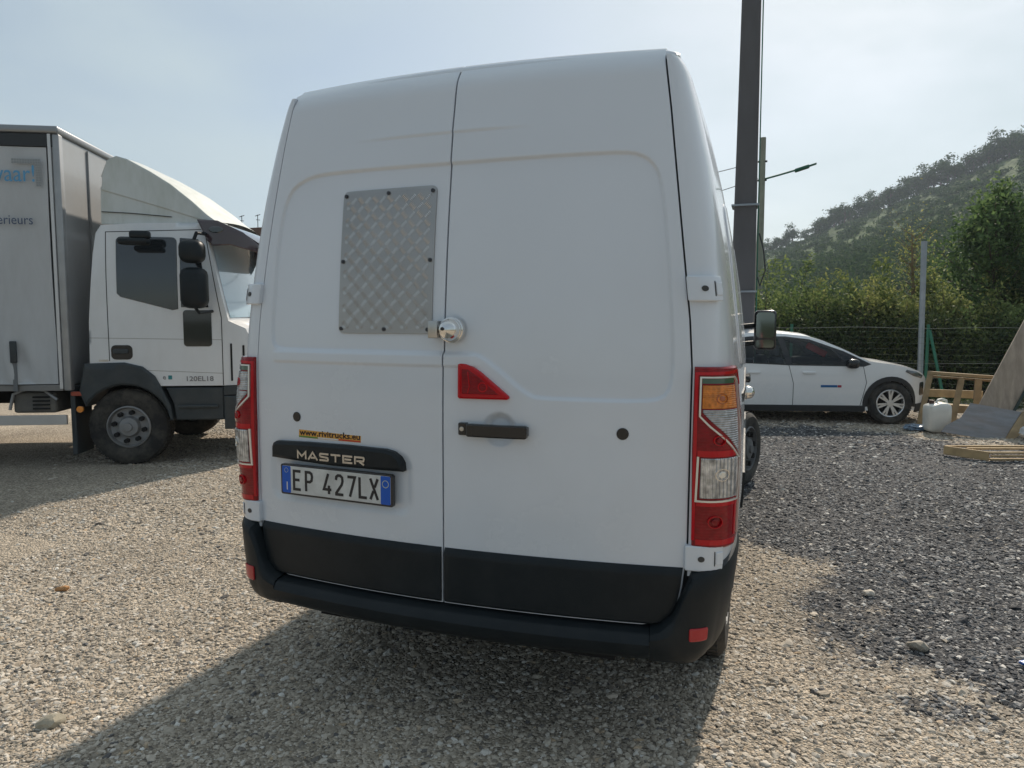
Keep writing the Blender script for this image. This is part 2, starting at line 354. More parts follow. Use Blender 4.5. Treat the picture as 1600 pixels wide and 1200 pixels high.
def ground_mesh():
    xs = np.r_[-1500, -600, -250, -120, -60, -36, -24, np.arange(-18, -7, .5), np.arange(-7, 8, .1), np.arange(8, 20, .5), 26, 40, 70, 120, 250, 600, 1500]
    ys = np.r_[-1500, -600, -250, -100, -50, -25, -14, np.arange(-9, -4, .5), np.arange(-4, 12, .1), np.arange(12, 24, .5), 30, 45, 70, 120, 250, 600, 1500]
    X, Y = np.meshgrid(xs, ys); Z = gheight(X.ravel(), Y.ravel()); D = darkness(X.ravel(), Y.ravel())
    GR = sstep(13.3, 14.8, Y.ravel()+(vnoise(X.ravel(), Y.ravel(), 1.5, 5)-.5)*1.5)
    GR = np.maximum(GR, sstep(24, 30, np.hypot(X.ravel(), Y.ravel())))
    nx = len(xs); me = bpy.data.meshes.new('ground'); V = np.c_[X.ravel(), Y.ravel(), Z]
    i, j = np.meshgrid(np.arange(nx-1), np.arange(len(ys)-1)); a = (j*nx+i).ravel(); Q = np.c_[a, a+1, a+nx+1, a+nx]
    me.vertices.add(len(V)); me.vertices.foreach_set('co', V.ravel()); me.loops.add(Q.size); me.loops.foreach_set('vertex_index', Q.ravel().astype(np.int32))
    me.polygons.add(len(Q)); me.polygons.foreach_set('loop_start', (np.arange(len(Q))*4).astype(np.int32)); me.update(calc_edges=True); me.shade_smooth()
    for nm, d in (('dark', D), ('green', GR)):
        at = me.attributes.new(nm, 'FLOAT', 'POINT'); at.data.foreach_set('value', d.astype(np.float32))
    M = bpy.data.materials.new('gravel_soil'); M.use_nodes = True; t = M.node_tree; b = t.nodes['Principled BSDF']; b.inputs['Roughness'].default_value = .95; b.inputs['Specular IOR Level'].default_value = .2
    c = nd(t, 'ShaderNodeTexCoord')
    vo = nd(t, 'ShaderNodeTexVoronoi'); vo.inputs['Scale'].default_value = 85; t.links.new(c.outputs['Object'], vo.inputs[0])
    vo2 = nd(t, 'ShaderNodeTexVoronoi'); vo2.inputs['Scale'].default_value = 36; t.links.new(c.outputs['Object'], vo2.inputs[0])
    r1 = nd(t, 'ShaderNodeValToRGB'); sr = nd(t, 'ShaderNodeSeparateColor'); t.links.new(vo.outputs['Color'], sr.inputs[0]); t.links.new(sr.outputs[0], r1.inputs[0])
    cr = r1.color_ramp; cr.elements[0].color = (.20, .178, .15, 1); cr.elements[1].color = (.60, .525, .43, 1); e = cr.elements.new(.55); e.color = (.40, .34, .265, 1)
    r2 = nd(t, 'ShaderNodeValToRGB'); t.links.new(sr.outputs[0], r2.inputs[0]); cr = r2.color_ramp
    cr.elements[0].color = (.035, .037, .042, 1); cr.elements[1].color = (.24, .235, .23, 1); e = cr.elements.new(.6); e.color = (.085, .086, .09, 1)
    ad = nd(t, 'ShaderNodeAttribute', attribute_name='dark'); mxx = nd(t, 'ShaderNodeMix', data_type='RGBA')
    t.links.new(ad.outputs['Fac'], mxx.inputs[0]); t.links.new(r1.outputs[0], mxx.inputs[6]); t.links.new(r2.outputs[0], mxx.inputs[7])
    nz = nd(t, 'ShaderNodeTexNoise'); nz.inputs['Scale'].default_value = .9; nz.inputs['Detail'].default_value = 5; t.links.new(c.outputs['Object'], nz.inputs['Vector'])
    rg = nd(t, 'ShaderNodeMapRange'); rg.inputs['From Min'].default_value = .3; rg.inputs['From Max'].default_value = .7; rg.inputs['To Min'].default_value = .78; rg.inputs['To Max'].default_value = 1.15; t.links.new(nz.outputs[0], rg.inputs[0])
    ml = nd(t, 'ShaderNodeMix', data_type='RGBA', blend_type='MULTIPLY'); ml.inputs[0].default_value = 1; t.links.new(mxx.outputs[2], ml.inputs[6]); t.links.new(rg.outputs[0], ml.inputs[7])
    ag = nd(t, 'ShaderNodeAttribute', attribute_name='green'); mg = nd(t, 'ShaderNodeMix', data_type='RGBA'); mg.inputs[7].default_value = (.05, .055, .028, 1)
    t.links.new(ag.outputs['Fac'], mg.inputs[0]); t.links.new(ml.outputs[2], mg.inputs[6]); t.links.new(mg.outputs[2], b.inputs['Base Color'])
    ma = nd(t, 'ShaderNodeMath', operation='ADD'); t.links.new(vo.outputs[0], ma.inputs[0]); t.links.new(vo2.outputs[0], ma.inputs[1])
    bp = nd(t, 'ShaderNodeBump', invert=True); bp.inputs['Strength'].default_value = .9; bp.inputs['Distance'].default_value = .012; t.links.new(ma.outputs[0], bp.inputs['Height']); t.links.new(bp.outputs[0], b.inputs['Normal'])
    o = link('ground', me, M); o['kind'] = 'structure'; return o
ground_mesh()

def gravel():
    """crushed stones: points with size, turn and tone; one low-poly stone per point (geometry nodes)"""
    zones = []   # distance bands seen by anybody near the rear of the van
    def fill(x0, x1, y0, y1, dens, smin, smax, seed):
        r = np.random.default_rng(seed); n = int((x1-x0)*(y1-y0)*dens); x = r.uniform(x0, x1, n); y = r.uniform(y0, y1, n)
        s = smin*(smax/smin)**(r.random(n)**2.4); zones.append(np.c_[x, y, s])
    fill(-3.4, 3.6, -1.7, 1.2, 6200, .0035, .0145, 11)
    fill(-4.6, 4.0, 1.2, 3.4, 3400, .0048, .0155, 12)
    fill(-6.4, 5.2, 3.4, 6.2, 1500, .007, .018, 13)
    fill(-8.0, 7.5, 6.2, 11.5, 420, .011, .022, 14)
    fill(-3.4, 3.4, -1.6, 1.0, 34, .014, .026, 15); fill(-7, 5, 1.0, 6, 12, .014, .028, 16)
    A = np.concatenate(zones); r = np.random.default_rng(5)
    x, y, s = A.T; dk = darkness(x, y)*.86+.03+r.normal(0, .19, len(x)) > .5
    # open ground only: not far under the van or lorry
    keep = ~((np.abs(x) < .7) & (y > 1.6) & (y < 5.4))
    pt = vnoise(x+30, y+30, .55, 21)*.6+vnoise(x+30, y+30, .17, 22)*.4; keep &= r.random(len(x)) < np.clip(.30+1.5*pt, 0, 1); s = s*(.78+.42*vnoise(x+10, y+50, .8, 23))
    tone = r.random(len(x)); rot = r.uniform(-.35, .35, (len(x), 3)); rot[:, 2] = r.uniform(0, 6.28, len(x))
    z = gheight(x, y)+s*.02
    NG = bpy.data.node_groups.new('scatter_stones', 'GeometryNodeTree'); NG.interface.new_socket('Geometry', in_out='INPUT', socket_type='NodeSocketGeometry'); NG.interface.new_socket('Geometry', in_out='OUTPUT', socket_type='NodeSocketGeometry')
    NG.interface.new_socket('Material', in_out='INPUT', socket_type='NodeSocketMaterial')
    gi = NG.nodes.new('NodeGroupInput'); go = NG.nodes.new('NodeGroupOutput'); gg = NG.nodes.new('GeometryNodeGeometryToInstance')
    for k in range(6):
        ic = NG.nodes.new('GeometryNodeMeshIcoSphere'); ic.inputs['Subdivisions'].default_value = 2 if k < 5 else 1; ic.inputs['Radius'].default_value = 1
        nz = NG.nodes.new('ShaderNodeTexNoise'); nz.noise_dimensions = '4D'; nz.inputs['W'].default_value = k*3.7; nz.inputs['Scale'].default_value = 1.1; nz.inputs['Detail'].default_value = 1.5
        sb = NG.nodes.new('ShaderNodeVectorMath'); sb.operation = 'SUBTRACT'; sb.inputs[1].default_value = (.5, .5, .5)
        sc = NG.nodes.new('ShaderNodeVectorMath'); sc.operation = 'MULTIPLY'; sc.inputs[1].default_value = (2.3, 2.3, 2.0)
        sp = NG.nodes.new('GeometryNodeSetPosition'); tr = NG.nodes.new('GeometryNodeTransform'); tr.inputs['Scale'].default_value = (1.25, .85, .42+.05*k)
        NG.links.new(nz.outputs['Color'], sb.inputs[0]); NG.links.new(sb.outputs[0], sc.inputs[0]); NG.links.new(ic.outputs[0], sp.inputs[0]); NG.links.new(sc.outputs[0], sp.inputs['Offset'])
        NG.links.new(sp.outputs[0], tr.inputs[0]); NG.links.new(tr.outputs[0], gg.inputs[0])
    ip_ = NG.nodes.new('GeometryNodeInstanceOnPoints'); ip_.inputs['Pick Instance'].default_value = True
    rn = NG.nodes.new('FunctionNodeRandomValue'); rn.data_type = 'INT'; rn.inputs[4].default_value = 0; rn.inputs[5].default_value = 5
    a1 = NG.nodes.new('GeometryNodeInputNamedAttribute'); a1.data_type = 'FLOAT'; a1.inputs[0].default_value = 'size'
    a2 = NG.nodes.new('GeometryNodeInputNamedAttribute'); a2.data_type = 'FLOAT_VECTOR'; a2.inputs[0].default_value = 'turn'
    sm = NG.nodes.new('GeometryNodeSetMaterial')
    NG.links.new(gi.outputs[0], ip_.inputs['Points']); NG.links.new(gg.outputs[0], ip_.inputs['Instance']); NG.links.new(rn.outputs[2], ip_.inputs['Instance Index'])
    NG.links.new(a2.outputs[0], ip_.inputs['Rotation']); NG.links.new(a1.outputs[0], ip_.inputs['Scale']); NG.links.new(ip_.outputs[0], sm.inputs[0]); NG.links.new(gi.outputs[1], sm.inputs['Material']); NG.links.new(sm.outputs[0], go.inputs[0])
    def smat(name, ramp):
        M = bpy.data.materials.new(name); M.use_nodes = True; t = M.node_tree; b = t.nodes['Principled BSDF']; b.inputs['Roughness'].default_value = .85; b.inputs['Specular IOR Level'].default_value = .3
        a = nd(t, 'ShaderNodeAttribute', attribute_type='INSTANCER', attribute_name='tone'); rp = nd(t, 'ShaderNodeValToRGB'); cr = rp.color_ramp
        cr.elements[0].position = ramp[0][0]; cr.elements[0].color = (*ramp[0][1], 1); cr.elements[-1].position = ramp[-1][0]; cr.elements[-1].color = (*ramp[-1][1], 1)
        for p_, c_ in ramp[1:-1]: e = cr.elements.new(p_); e.color = (*c_, 1)
        n = nd(t, 'ShaderNodeTexNoise'); n.inputs['Scale'].default_value = 90; g = nd(t, 'ShaderNodeNewGeometry'); t.links.new(g.outputs['Position'], n.inputs['Vector'])
        mrr = nd(t, 'ShaderNodeMapRange'); mrr.inputs['To Min'].default_value = .7; mrr.inputs['To Max'].default_value = 1.25; t.links.new(n.outputs[0], mrr.inputs[0])
        mu = nd(t, 'ShaderNodeMix', data_type='RGBA', blend_type='MULTIPLY'); mu.inputs[0].default_value = 1
        t.links.new(a.outputs['Fac'], rp.inputs[0]); t.links.new(rp.outputs[0], mu.inputs[6]); t.links.new(mrr.outputs[0], mu.inputs[7]); t.links.new(mu.outputs[2], b.inputs['Base Color']); return M
    mb = smat('pale_limestone', [(0, (.12, .115, .115)), (.12, (.29, .25, .20)), (.45, (.44, .385, .315)), (.75, (.54, .48, .40)), (.92, (.60, .57, .52)), (.97, (.46, .34, .22)), (1, (.74, .72, .67))])
    md = smat('dark_asphalt_chips', [(0, (.028, .031, .037)), (.40, (.082, .085, .092)), (.70, (.160, .162, .168)), (.84, (.32, .315, .31)), (.96, (.46, .44, .41)), (1, (.66, .64, .6))])
    for nm, sel, M in (('pale_gravel', ~dk & keep, mb), ('dark_gravel', dk & keep, md)):
        me = bpy.data.meshes.new(nm); n = int(sel.sum()); me.vertices.add(n); me.vertices.foreach_set('co', np.c_[x, y, z][sel].ravel())
        at = me.attributes.new('size', 'FLOAT', 'POINT'); at.data.foreach_set('value', s[sel].astype(np.float32))
        at = me.attributes.new('tone', 'FLOAT', 'POINT'); at.data.foreach_set('value', tone[sel].astype(np.float32))
        at = me.attributes.new('turn', 'FLOAT_VECTOR', 'POINT'); at.data.foreach_set('vector', rot[sel].astype(np.float32).ravel())
        o = link(nm, me, M); md_ = o.modifiers.new('stones', 'NODES'); md_.node_group = NG
        md_[[i for i in NG.interface.items_tree if i.name == 'Material'][0].identifier] = M
        o['kind'] = 'stuff'; o['category'] = 'gravel'
        o['label'] = 'pale beige crushed stone gravel covering the lot around the van' if nm[0] == 'p' else 'dark grey gravel patch to the right of the van'
gravel()

def stone(loc, s, col, label, seed):
    bm = bmesh.new(); bmesh.ops.create_icosphere(bm, subdivisions=2, radius=1); r = random.Random(seed)
    for v in bm.verts:
        k = 1+.18*math.sin(3*v.co.x+seed)+.16*math.sin(4*v.co.y+2*seed)+r.uniform(-.07, .07)
        v.co = Vector((v.co.x*s*k*1.3, v.co.y*s*k*.9, v.co.z*s*k*.6))
    o = finish(bm, 'stone', mat('stone_%d' % seed, col, .9, bump=.5, bscale=40, vary=.25, vscale=20), None, True, 25); o.location = loc; o.rotation_euler.z = seed; tag(o, label, 'stone')
stone((-1.41, -.50, .004), .042, (.40, .36, .28), 'largest tan stone in the pale gravel at the lower left', 1)
stone((1.68, 2.0, .008), .028, (.62, .56, .48), 'small cream stone alone on the dark gravel right of the van', 2)
stone((1.81, 1.35, .008), .036, (.34, .31, .26), 'grey-brown stone on the dark gravel nearest the pale gravel edge', 3)
stone((-2.62, .52, .006), .024, (.50, .27, .12), 'small orange-brown stone on the pale gravel at the far left', 4)

# ================================================================== VAN
van = thing('panel_van', 'large white high-roof panel van seen from behind, filling the middle of the picture', 'van', (0, 0, 0))
WZ = [(.3, .98), (.45, 1.0), (.8, 1.018), (1.2, 1.016), (1.5, .988), (1.8, .95), (2.075, .903), (2.265, .858), (2.38, .826), (2.41, .813), (2.43, .798), (2.47, .77)]
EZ = [(.3, .86), (.7, .876), (1.37, .877), (1.53, .866), (1.7, .846), (1.95, .816), (2.24, .78), (2.43, .752)]
rk = lambda z: .155*max(0, (z-1.1)/1.36)**2
yr0 = lambda x, z: .0736*(x/.86)**2+rk(z)
REC = [(0.0, 2.095), (-0.1685, 2.0965), (-0.4432, 2.0985), (-0.5642, 2.0974), (-0.6316, 2.0905), (-0.7091, 2.0611), (-0.7454, 2.0094), (-0.7687, 1.9173), (-0.7835, 1.783), (-0.7919, 1.6018), (-0.7992, 1.4851), (-0.7911, 1.4254), (-0.7591, 1.4066), (-0.6068, 1.4053), (-0.2711, 1.4058), (0.0018, 1.406), (0.1068, 1.4056), (0.1437, 1.3958), (0.2166, 1.345), (0.2881, 1.2859), (0.3302, 1.2599), (0.3578, 1.2519), (0.5366, 1.2506), (0.7082, 1.2507), (0.7813, 1.2608), (0.8092, 1.3025), (0.815, 1.3987), (0.8041, 1.5688), (0.7807, 1.8352), (0.7623, 1.9646), (0.7466, 2.0235), (0.7198, 2.0637), (0.6808, 2.0884), (0.6294, 2.0975), (0.4859, 2.0983), (0.2819, 2.0968)]
def chaikin(p, n=2):
    for _ in range(n): p = [q for i in range(len(p)) for q in ((p[i][0]*.75+p[(i+1) % len(p)][0]*.25, p[i][1]*.75+p[(i+1) % len(p)][1]*.25), (p[i][0]*.25+p[(i+1) % len(p)][0]*.75, p[i][1]*.25+p[(i+1) % len(p)][1]*.75))]
    return p
RECs = chaikin(REC, 1)
def door_y(x, z):
    x = np.asarray(x, float); z = np.asarray(z, float)
    y = .0736*(x/.86)**2+.155*np.clip((z-1.1)/1.36, 0, None)**2+.05*np.clip((z-2.36)/.11, 0, None)**2.2
    sd = sdist(np.c_[x, z], RECs); y = y+.010*sstep(-.004, .0075, sd)
    y = y-.005*sstep(2.204, 2.213, z)*np.exp(-np.clip(z-2.21, 0, None)/.05)*sstep(-.48, -.2, x)*sstep(.36, .1, x)
    y = y-.006*sstep(1.354, 1.362, z)*sstep(1.402, 1.397, z)*sstep(.16, .10, x)*sstep(-.80, -.76, x)
    sp = sdist(np.c_[x, z], rrect(-.80, .80, -.135, 1.02, .05)); y = y+.008*sstep(-.02, .02, sp)
    d = np.hypot((x-.219)/.064, (z-1.138)/.064); y = y+.020*(1-sstep(.55, 1.03, d))
    return y
def dfn(x, z, d): return Vector((x, yr0(x, z)-d, z))
def grid_mesh(name, X, Y, Z, m, parent, ang=40):
    n, k = X.shape; V = np.c_[X.ravel(), Y.ravel(), Z.ravel()]; i, j = np.meshgrid(np.arange(k-1), np.arange(n-1)); a = (j*k+i).ravel(); Q = np.c_[a, a+1, a+k+1, a+k]
    me = bpy.data.meshes.new(name); me.vertices.add(len(V)); me.vertices.foreach_set('co', V.ravel()); me.loops.add(Q.size); me.loops.foreach_set('vertex_index', Q.ravel().astype(np.int32))
    me.polygons.add(len(Q)); me.polygons.foreach_set('loop_start', (np.arange(len(Q))*4).astype(np.int32)); me.update(calc_edges=True); me.shade_smooth(); me.set_sharp_from_angle(angle=R(ang))
    return link(name, me, m, parent)
EX2 = [(.478, .73), (.485, .775), (.50, .805), (.53, .832), (.56, .846), (.62, .858), (.70, .866)]
def door_edge(z): return ip(EX2, z) if z < .70 else ip(EZ, z)-.0065
doors = {}
for s in (-1, 1):
    zs = np.concatenate([[.478, .478], np.linspace(.482, 2.36, 400), np.linspace(2.368, 2.47, 18), [2.47]]); us = np.concatenate([[0, 0], np.linspace(.004, .994, 176), [1, 1]])
    X = np.zeros((len(zs), len(us))); Zm = np.zeros_like(X); Ym = np.zeros_like(X)
    gap = .0032
    for i, z in enumerate(zs):
        e = door_edge(min(z, 2.43)) + (.0045 if s < 0 and z > .7 else .0)
        X[i] = s*(gap+us*(e-gap)); Zm[i] = z+.008*(1-(X[i]/.75)**2)*(max(0, z-2.3)/.17)
    Ym = door_y(X.ravel(), Zm.ravel()).reshape(X.shape)
    Ym[:, 0] += .03; Ym[:, -1] += .03; Ym[0] += .03; Ym[-1] += .05
    Ym[:, 1] += .0015; Ym[:, -2] += .002
    if s < 0: X = X[:, ::-1]; Ym = Ym[:, ::-1]; Zm = Zm[:, ::-1]
    doors[s] = grid_mesh('rear_door', X, Ym, Zm, van_white, van, 50)
doors[-1]['label'] = 'left rear door with tread plate, number plate and sticker'
doors[1]['label'] = 'right rear door with black pull handle and high red brake light'
DL, DR = doors[-1], doors[1]
# dark frame behind the door gaps
zs = np.linspace(.40, 2.44, 40); us = np.linspace(-1, 1, 30); X = np.array([us*(ip(EZ, z)+.012 if z < 2.4 else .74) for z in zs]); Zm = np.repeat(zs[:, None], 30, 1)
Ym = np.array([[yr0(x, z)+.034 for x, z in zip(a, b)] for a, b in zip(X, Zm)]); grid_mesh('door_frame', X, Ym, Zm, seam, van)
# cladding on both doors
for s, D_ in ((-1, DL), (1, DR)):
    zs = np.array([.4835, .4835, .492]+list(np.linspace(.52, .655, 10))+[.668, .684, .688, .688]); off = np.array([0, .006, .014]+[.015]*10+[.0145, .006, .003, -.002])
    us = np.concatenate([[0, 0], np.linspace(.008, .985, 30), [1, 1]]); X = []; Y = []; Z = []
    for z, o_ in zip(zs, off):
        e = door_edge(z)-.0045; x = s*(.007+us*(e-.007)); o2 = np.full(len(us), o_); o2[0] = -.002; o2[-1] = -.002; o2[1] -= .003; o2[-2] -= .003
        X.append(x); Y.append(.0736*(x/.86)**2-o2); Z.append(np.full(len(us), z))
    X, Y, Z = map(np.array, (X, Y, Z))
    if s < 0: X = X[:, ::-1]; Y = Y[:, ::-1]; Z = Z[:, ::-1]
    grid_mesh('door_cladding', X, Y, Z, blk, D_, 35)

_pc = {}
def plan(z):
    k = round(z, 3)
    if k in _pc: return _pc[k]
    xe = ip(EZ, z); w_ = ip(WZ, z); yb = yr0(xe, z); cdp = .10+.15*min(1, max(0, (w_-xe)/.13))
    th = np.linspace(0, np.pi/2, 26); x = xe+(w_-xe)*np.sin(th)**.75; y = yb+cdp*(1-np.cos(th)**.75)
    x = np.r_[xe-.12, x, w_-.002, w_-.01]; y = np.r_[yr0(xe-.12, z), y, y[-1]+.6, y[-1]+1.4]
    a = np.r_[0, np.cumsum(np.hypot(np.diff(x), np.diff(y)))]; a = a-a[1]; _pc[k] = (a, x, y, cdp); return _pc[k]
def corner(s):
    def f(a, z, d):
        A, X, Y, _ = plan(z); x = np.interp(a, A, X); y = np.interp(a, A, Y); x2 = np.interp(a+.006, A, X); y2 = np.interp(a+.006, A, Y)
        x1 = np.interp(a-.006, A, X); y1 = np.interp(a-.006, A, Y); t = Vector((x2-x1, y2-y1)).normalized(); n = Vector((t.y, -t.x))
        return Vector((s*(x+n.x*d), y+n.y*d, z))
    return f
side_w = lambda Y, z: ip(WZ, z)-(.028*max(0, Y-1.0))-(.30*max(0, (Y-4.75)/.72)**2.2)
# upper body: corner, side and roof as one skin
zl = list(np.linspace(1.0, 2.36, 35))+[2.38, 2.40, 2.415, 2.43]; Yst = [.45, .6, .8, 1.0, 1.4, 1.8, 2.2, 2.6, 3.0, 3.5, 4.0]; roofp = [(.790, 2.443), (.775, 2.453), (.75, 2.459), (.70, 2.461), (.62, 2.460), (.5, 2.459), (.35, 2.463), (.18, 2.466), (0, 2.467)]
for_rows = []
for z in zl:
    A, X_, Y_, _ = plan(z); pts = [(X_[1], Y_[1]+.04)]+[(X_[i], Y_[i]) for i in range(1, 27)]; pts = [(x, y, z) for x, y in pts]+[(side_w(y, z) if y > 1 else X_[26], y, z) for y in Yst if True]; for_rows.append(pts)
nc = 27
for (x, z) in roofp:
    y0 = yr0(x, 2.46)+.026; pts = [(x, y0+.04, z-.05)]+[(x, y0+.0035*i if i < 8 else y0+.028+.02*(i-8), z-.022*max(0, 1-i/5)**2) for i in range(nc-1)]
    pts += [(x*(1-.03*max(0, y-1)), y+.2*0, z) for y in Yst]
    # keep Y increasing
    last = pts[nc-1][1]; pts = pts[:nc]+[(p[0], max(p[1], last+.002*(k+1)), p[2]) for k, p in enumerate(pts[nc:])]; for_rows.append(pts)
V = []; n1 = len(for_rows); n2 = len(for_rows[0])
full = for_rows+[[(-x, y, z) for x, y, z in r_] for r_ in for_rows[:-1][::-1]]
A3 = np.array(full); grid_mesh('body_shell', A3[:, :, 0], A3[:, :, 1], A3[:, :, 2], van_white, van, 35)
# lower corners
for s in (-1, 1):
    rows = []
    for z in np.linspace(.66, 1.0, 8):
        A, X_, Y_, _ = plan(z); rows.append([(s*X_[1], Y_[1]+.04, z)]+[(s*X_[i], Y_[i], z) for i in range(1, 27)]+[(s*X_[26], .45, z)])
    A3 = np.array(rows)
    if s < 0: A3 = A3[:, ::-1]
    grid_mesh('corner_panel', A3[:, :, 0], A3[:, :, 1], A3[:, :, 2], van_white, van, 35)
def arch(cx, cz, r, zb, n=14, lead=1):
    a0 = math.asin((zb-cz)/r); return [(cx+r*math.cos(math.pi-a0-(math.pi-2*a0)*k/n), cz+r*math.sin(math.pi-a0-(math.pi-2*a0)*k/n)) for k in range(n+1)]
for s in (-1, 1):
    fv = lambda u, v, d, s=s: Vector((s*(side_w(u, v)+d), u, v))
    ol = [(.44, .68), (.66, .68)]+arch(1.03, .36, .40, .42)[4:]+arch(4.706, .36, .42, .42)+[(5.38, .42), (5.40, .9), (5.30, 1.0)]
    P('side_panel', ol+[(.44, 1.0)], fv, 0, -.01, van_white, van, .08)
    ol2 = [(4.0, 1.0), (5.30, 1.0), (5.22, 1.18), (5.02, 1.33), (4.93, 1.45), (4.45, 2.1), (4.22, 2.38), (4.0, 2.43)]
    P('cab_side', ol2, fv, 0, -.01, van_white, van, .08)
    P('side_window', [(4.10, 1.42), (4.80, 1.42), (4.42, 2.02), (4.10, 2.08)], fv, .004, -.002, glass_d, van, .08)
    P('side_moulding', [(1.52, .55), (4.20, .55), (4.20, .74), (1.52, .74)], fv, .018, 0, blk, van, .2, bev=.006)
    P('seam_line', [(3.985, .5), (3.993, .5), (3.993, 2.3), (3.985, 2.3)], fv, .001, -.001, seam, van, .2)
    P('seam_line', [(2.60, .5), (2.606, .5), (2.606, 2.3), (2.60, 2.3)], fv, .001, -.001, seam, van, .2)
    P('door_rail', [(.75, 1.19), (2.58, 1.19), (2.58, 1.225), (.75, 1.225)], fv, .004, -.002, blk, van, .2)
    # pressed panels along the side
    for (ya, yb_) in ((.75, 2.45), (2.75, 3.85)):
        P('pressed_panel', rrect(ya, 1.34, yb_, 2.02, .12), fv, .006, -.001, van_white, van, .12, bev=.005)
    wrim = mat('dull_grey_van_rim', (.16, .165, .17), .55, metal=.3, dirt=(.09, .085, .08), dirt_scale=8, dirt_amt=.5)
    wheel(van, (s*.865, 1.024, .335), .34, .215, .215, s, 0, 'truck', wrim)
    wheel(van, (s*.875, 4.706, .335), .34, .215, .215, s, -.30, 'truck', wrim)
    for cy in (1.03, 4.706):
        bm = bmesh.new(); xo = .985-(.08 if cy > 2 else 0)
        for k in range(14):
            a = math.pi*k/14; b_ = math.pi*(k+1)/14; q = [(s*x, cy+.41*math.cos(t), .36+.41*math.sin(t)) for x, t in ((.60, a), (xo, a), (xo, b_), (.60, b_))]; bm.faces.new([bm.verts.new(p) for p in q])
        bmesh.ops.remove_doubles(bm, verts=bm.verts, dist=1e-4); finish(bm, 'wheel_housing', dark, van, True)
    # mirror
    bm = bmesh.new(); box(bm, (0, 0, 0), (.185, .13, .345), .035); o = finish(bm, 'wing_mirror', blk_gloss, van, True, 50); o.location = (.985 if s > 0 else -1.17, 4.28, 1.277)
    if s > 0: MIR = o
    P('mirror_glass', rrect(.018, .105, .168, .325, .03), lambda u, v, d: Vector((u, -d, v)), .003, -.001, mirror_m, o, .1)
    P('mirror_glass', rrect(.018, .02, .168, .088, .025), lambda u, v, d: Vector((u, -d, v)), .003, -.001, mirror_m, o, .1)
    for zz in (.215, .06):
        bm = bmesh.new(); tube(bm, [(.02 if s > 0 else .165, .07, zz), (-.12 if s > 0 else .305, .05, zz-.015)], .022, 10); finish(bm, 'mirror_arm', blk, o, True)
# front of the cab
bm = bmesh.new(); body_strip(bm, [(4.0, 2.43), (4.1, 2.42), (4.22, 2.38), (4.45, 2.1), (4.93, 1.45), (5.02, 1.33), (5.22, 1.18), (5.38, .95), (5.40, .42)], side_w, lambda u, z: .055 if z > 2.3 else .05, 15, lambda u, t, h, z: Vector((t*h, u+(.0 if u < 4.3 else (1-t*t)*.10*min(1, (u-4.2)/.6)), z)))
bmesh.ops.recalc_face_normals(bm, faces=bm.faces); finish(bm, 'cab_front', van_white, van, True, 40)
bm = bmesh.new(); body_strip(bm, [(4.27, 2.325), (4.45, 2.1), (4.9, 1.49)], lambda u, z: side_w(u, z)-.07, lambda u, z: .058, 15, lambda u, t, h, z: Vector((t*h, u+.006+((1-t*t)*.10*min(1, (u-4.2)/.6)), z+.006)))
finish(bm, 'windscreen', glass_w, van, True, 60)
bm = bmesh.new(); box(bm, (-.62, .12, .30), (.62, 5.2, .44)); finish(bm, 'underbody', dark, van, False)
bm = bmesh.new(); tube(bm, [(-.7, 1.024, .335), (.7, 1.024, .335)], .06, 12); finish(bm, 'rear_axle', dark, van)
# side fittings on the sliding door
sR = lambda u, v, d: Vector((side_w(u, v)+d, u, v))
o = bpy.data.objects.new('side_lock', None); 
bm = bmesh.new(); Mx = Matrix.Translation(sR(2.42, 1.075, 0)); lathe(bm, [(0, .046), (.012, .046), (.016, .041), (.03, .040), (.046, .034), (.056, .020), (.060, .004)], Mx, 28); finish(bm, 'side_lock', chrome, van, True, 30)
P('side_door_handle', rrect(2.62, 1.12, 2.86, 1.165, .015), sR, .035, 0, blk_gloss, van, .2, bev=.01)

# bumper ---------------------------------------------------------
def bplan():
    pts = []
    for x in np.linspace(0, .86, 28): pts.append((x, .0736*(x/.86)**2-.058))
    y0 = pts[-1][1]
    for t in np.linspace(0, np.pi/2, 18)[1:]: pts.append((.86+.172*math.sin(t)**.8, y0+.32*(1-math.cos(t)**.8)))
    pts += [(1.03, .42), (1.022, .52)]; return pts
BP = bplan(); bx = np.array([p[0] for p in BP]); by = np.array([p[1] for p in BP]); ba = np.r_[0, np.cumsum(np.hypot(np.diff(bx), np.diff(by)))]
def bpt(a, d):
    x = np.interp(a, ba, bx); y = np.interp(a, ba, by); t = Vector((np.interp(a+.01, ba, bx)-np.interp(a-.01, ba, bx), np.interp(a+.01, ba, by)-np.interp(a-.01, ba, by))).normalized()
    return x+t.y*d, y-t.x*d
def tuck(a, z): return .048*min(1, max(0, (a-.84)/.2))*min(1, max(0, (.72-z)/.34))**1.2
def bsurf(s): return lambda a, z, d: (lambda q: Vector((s*q[0], q[1], z)))(bpt(a, d-tuck(a, z)))
def btop(x, a):
    if a < .75: return .466
    return ip([(.75, .466), (.80, .485), (.845, .53), (.875, .62), (.90, .672), (.96, .69), (1.2, .735), (1.6, .745)], a)
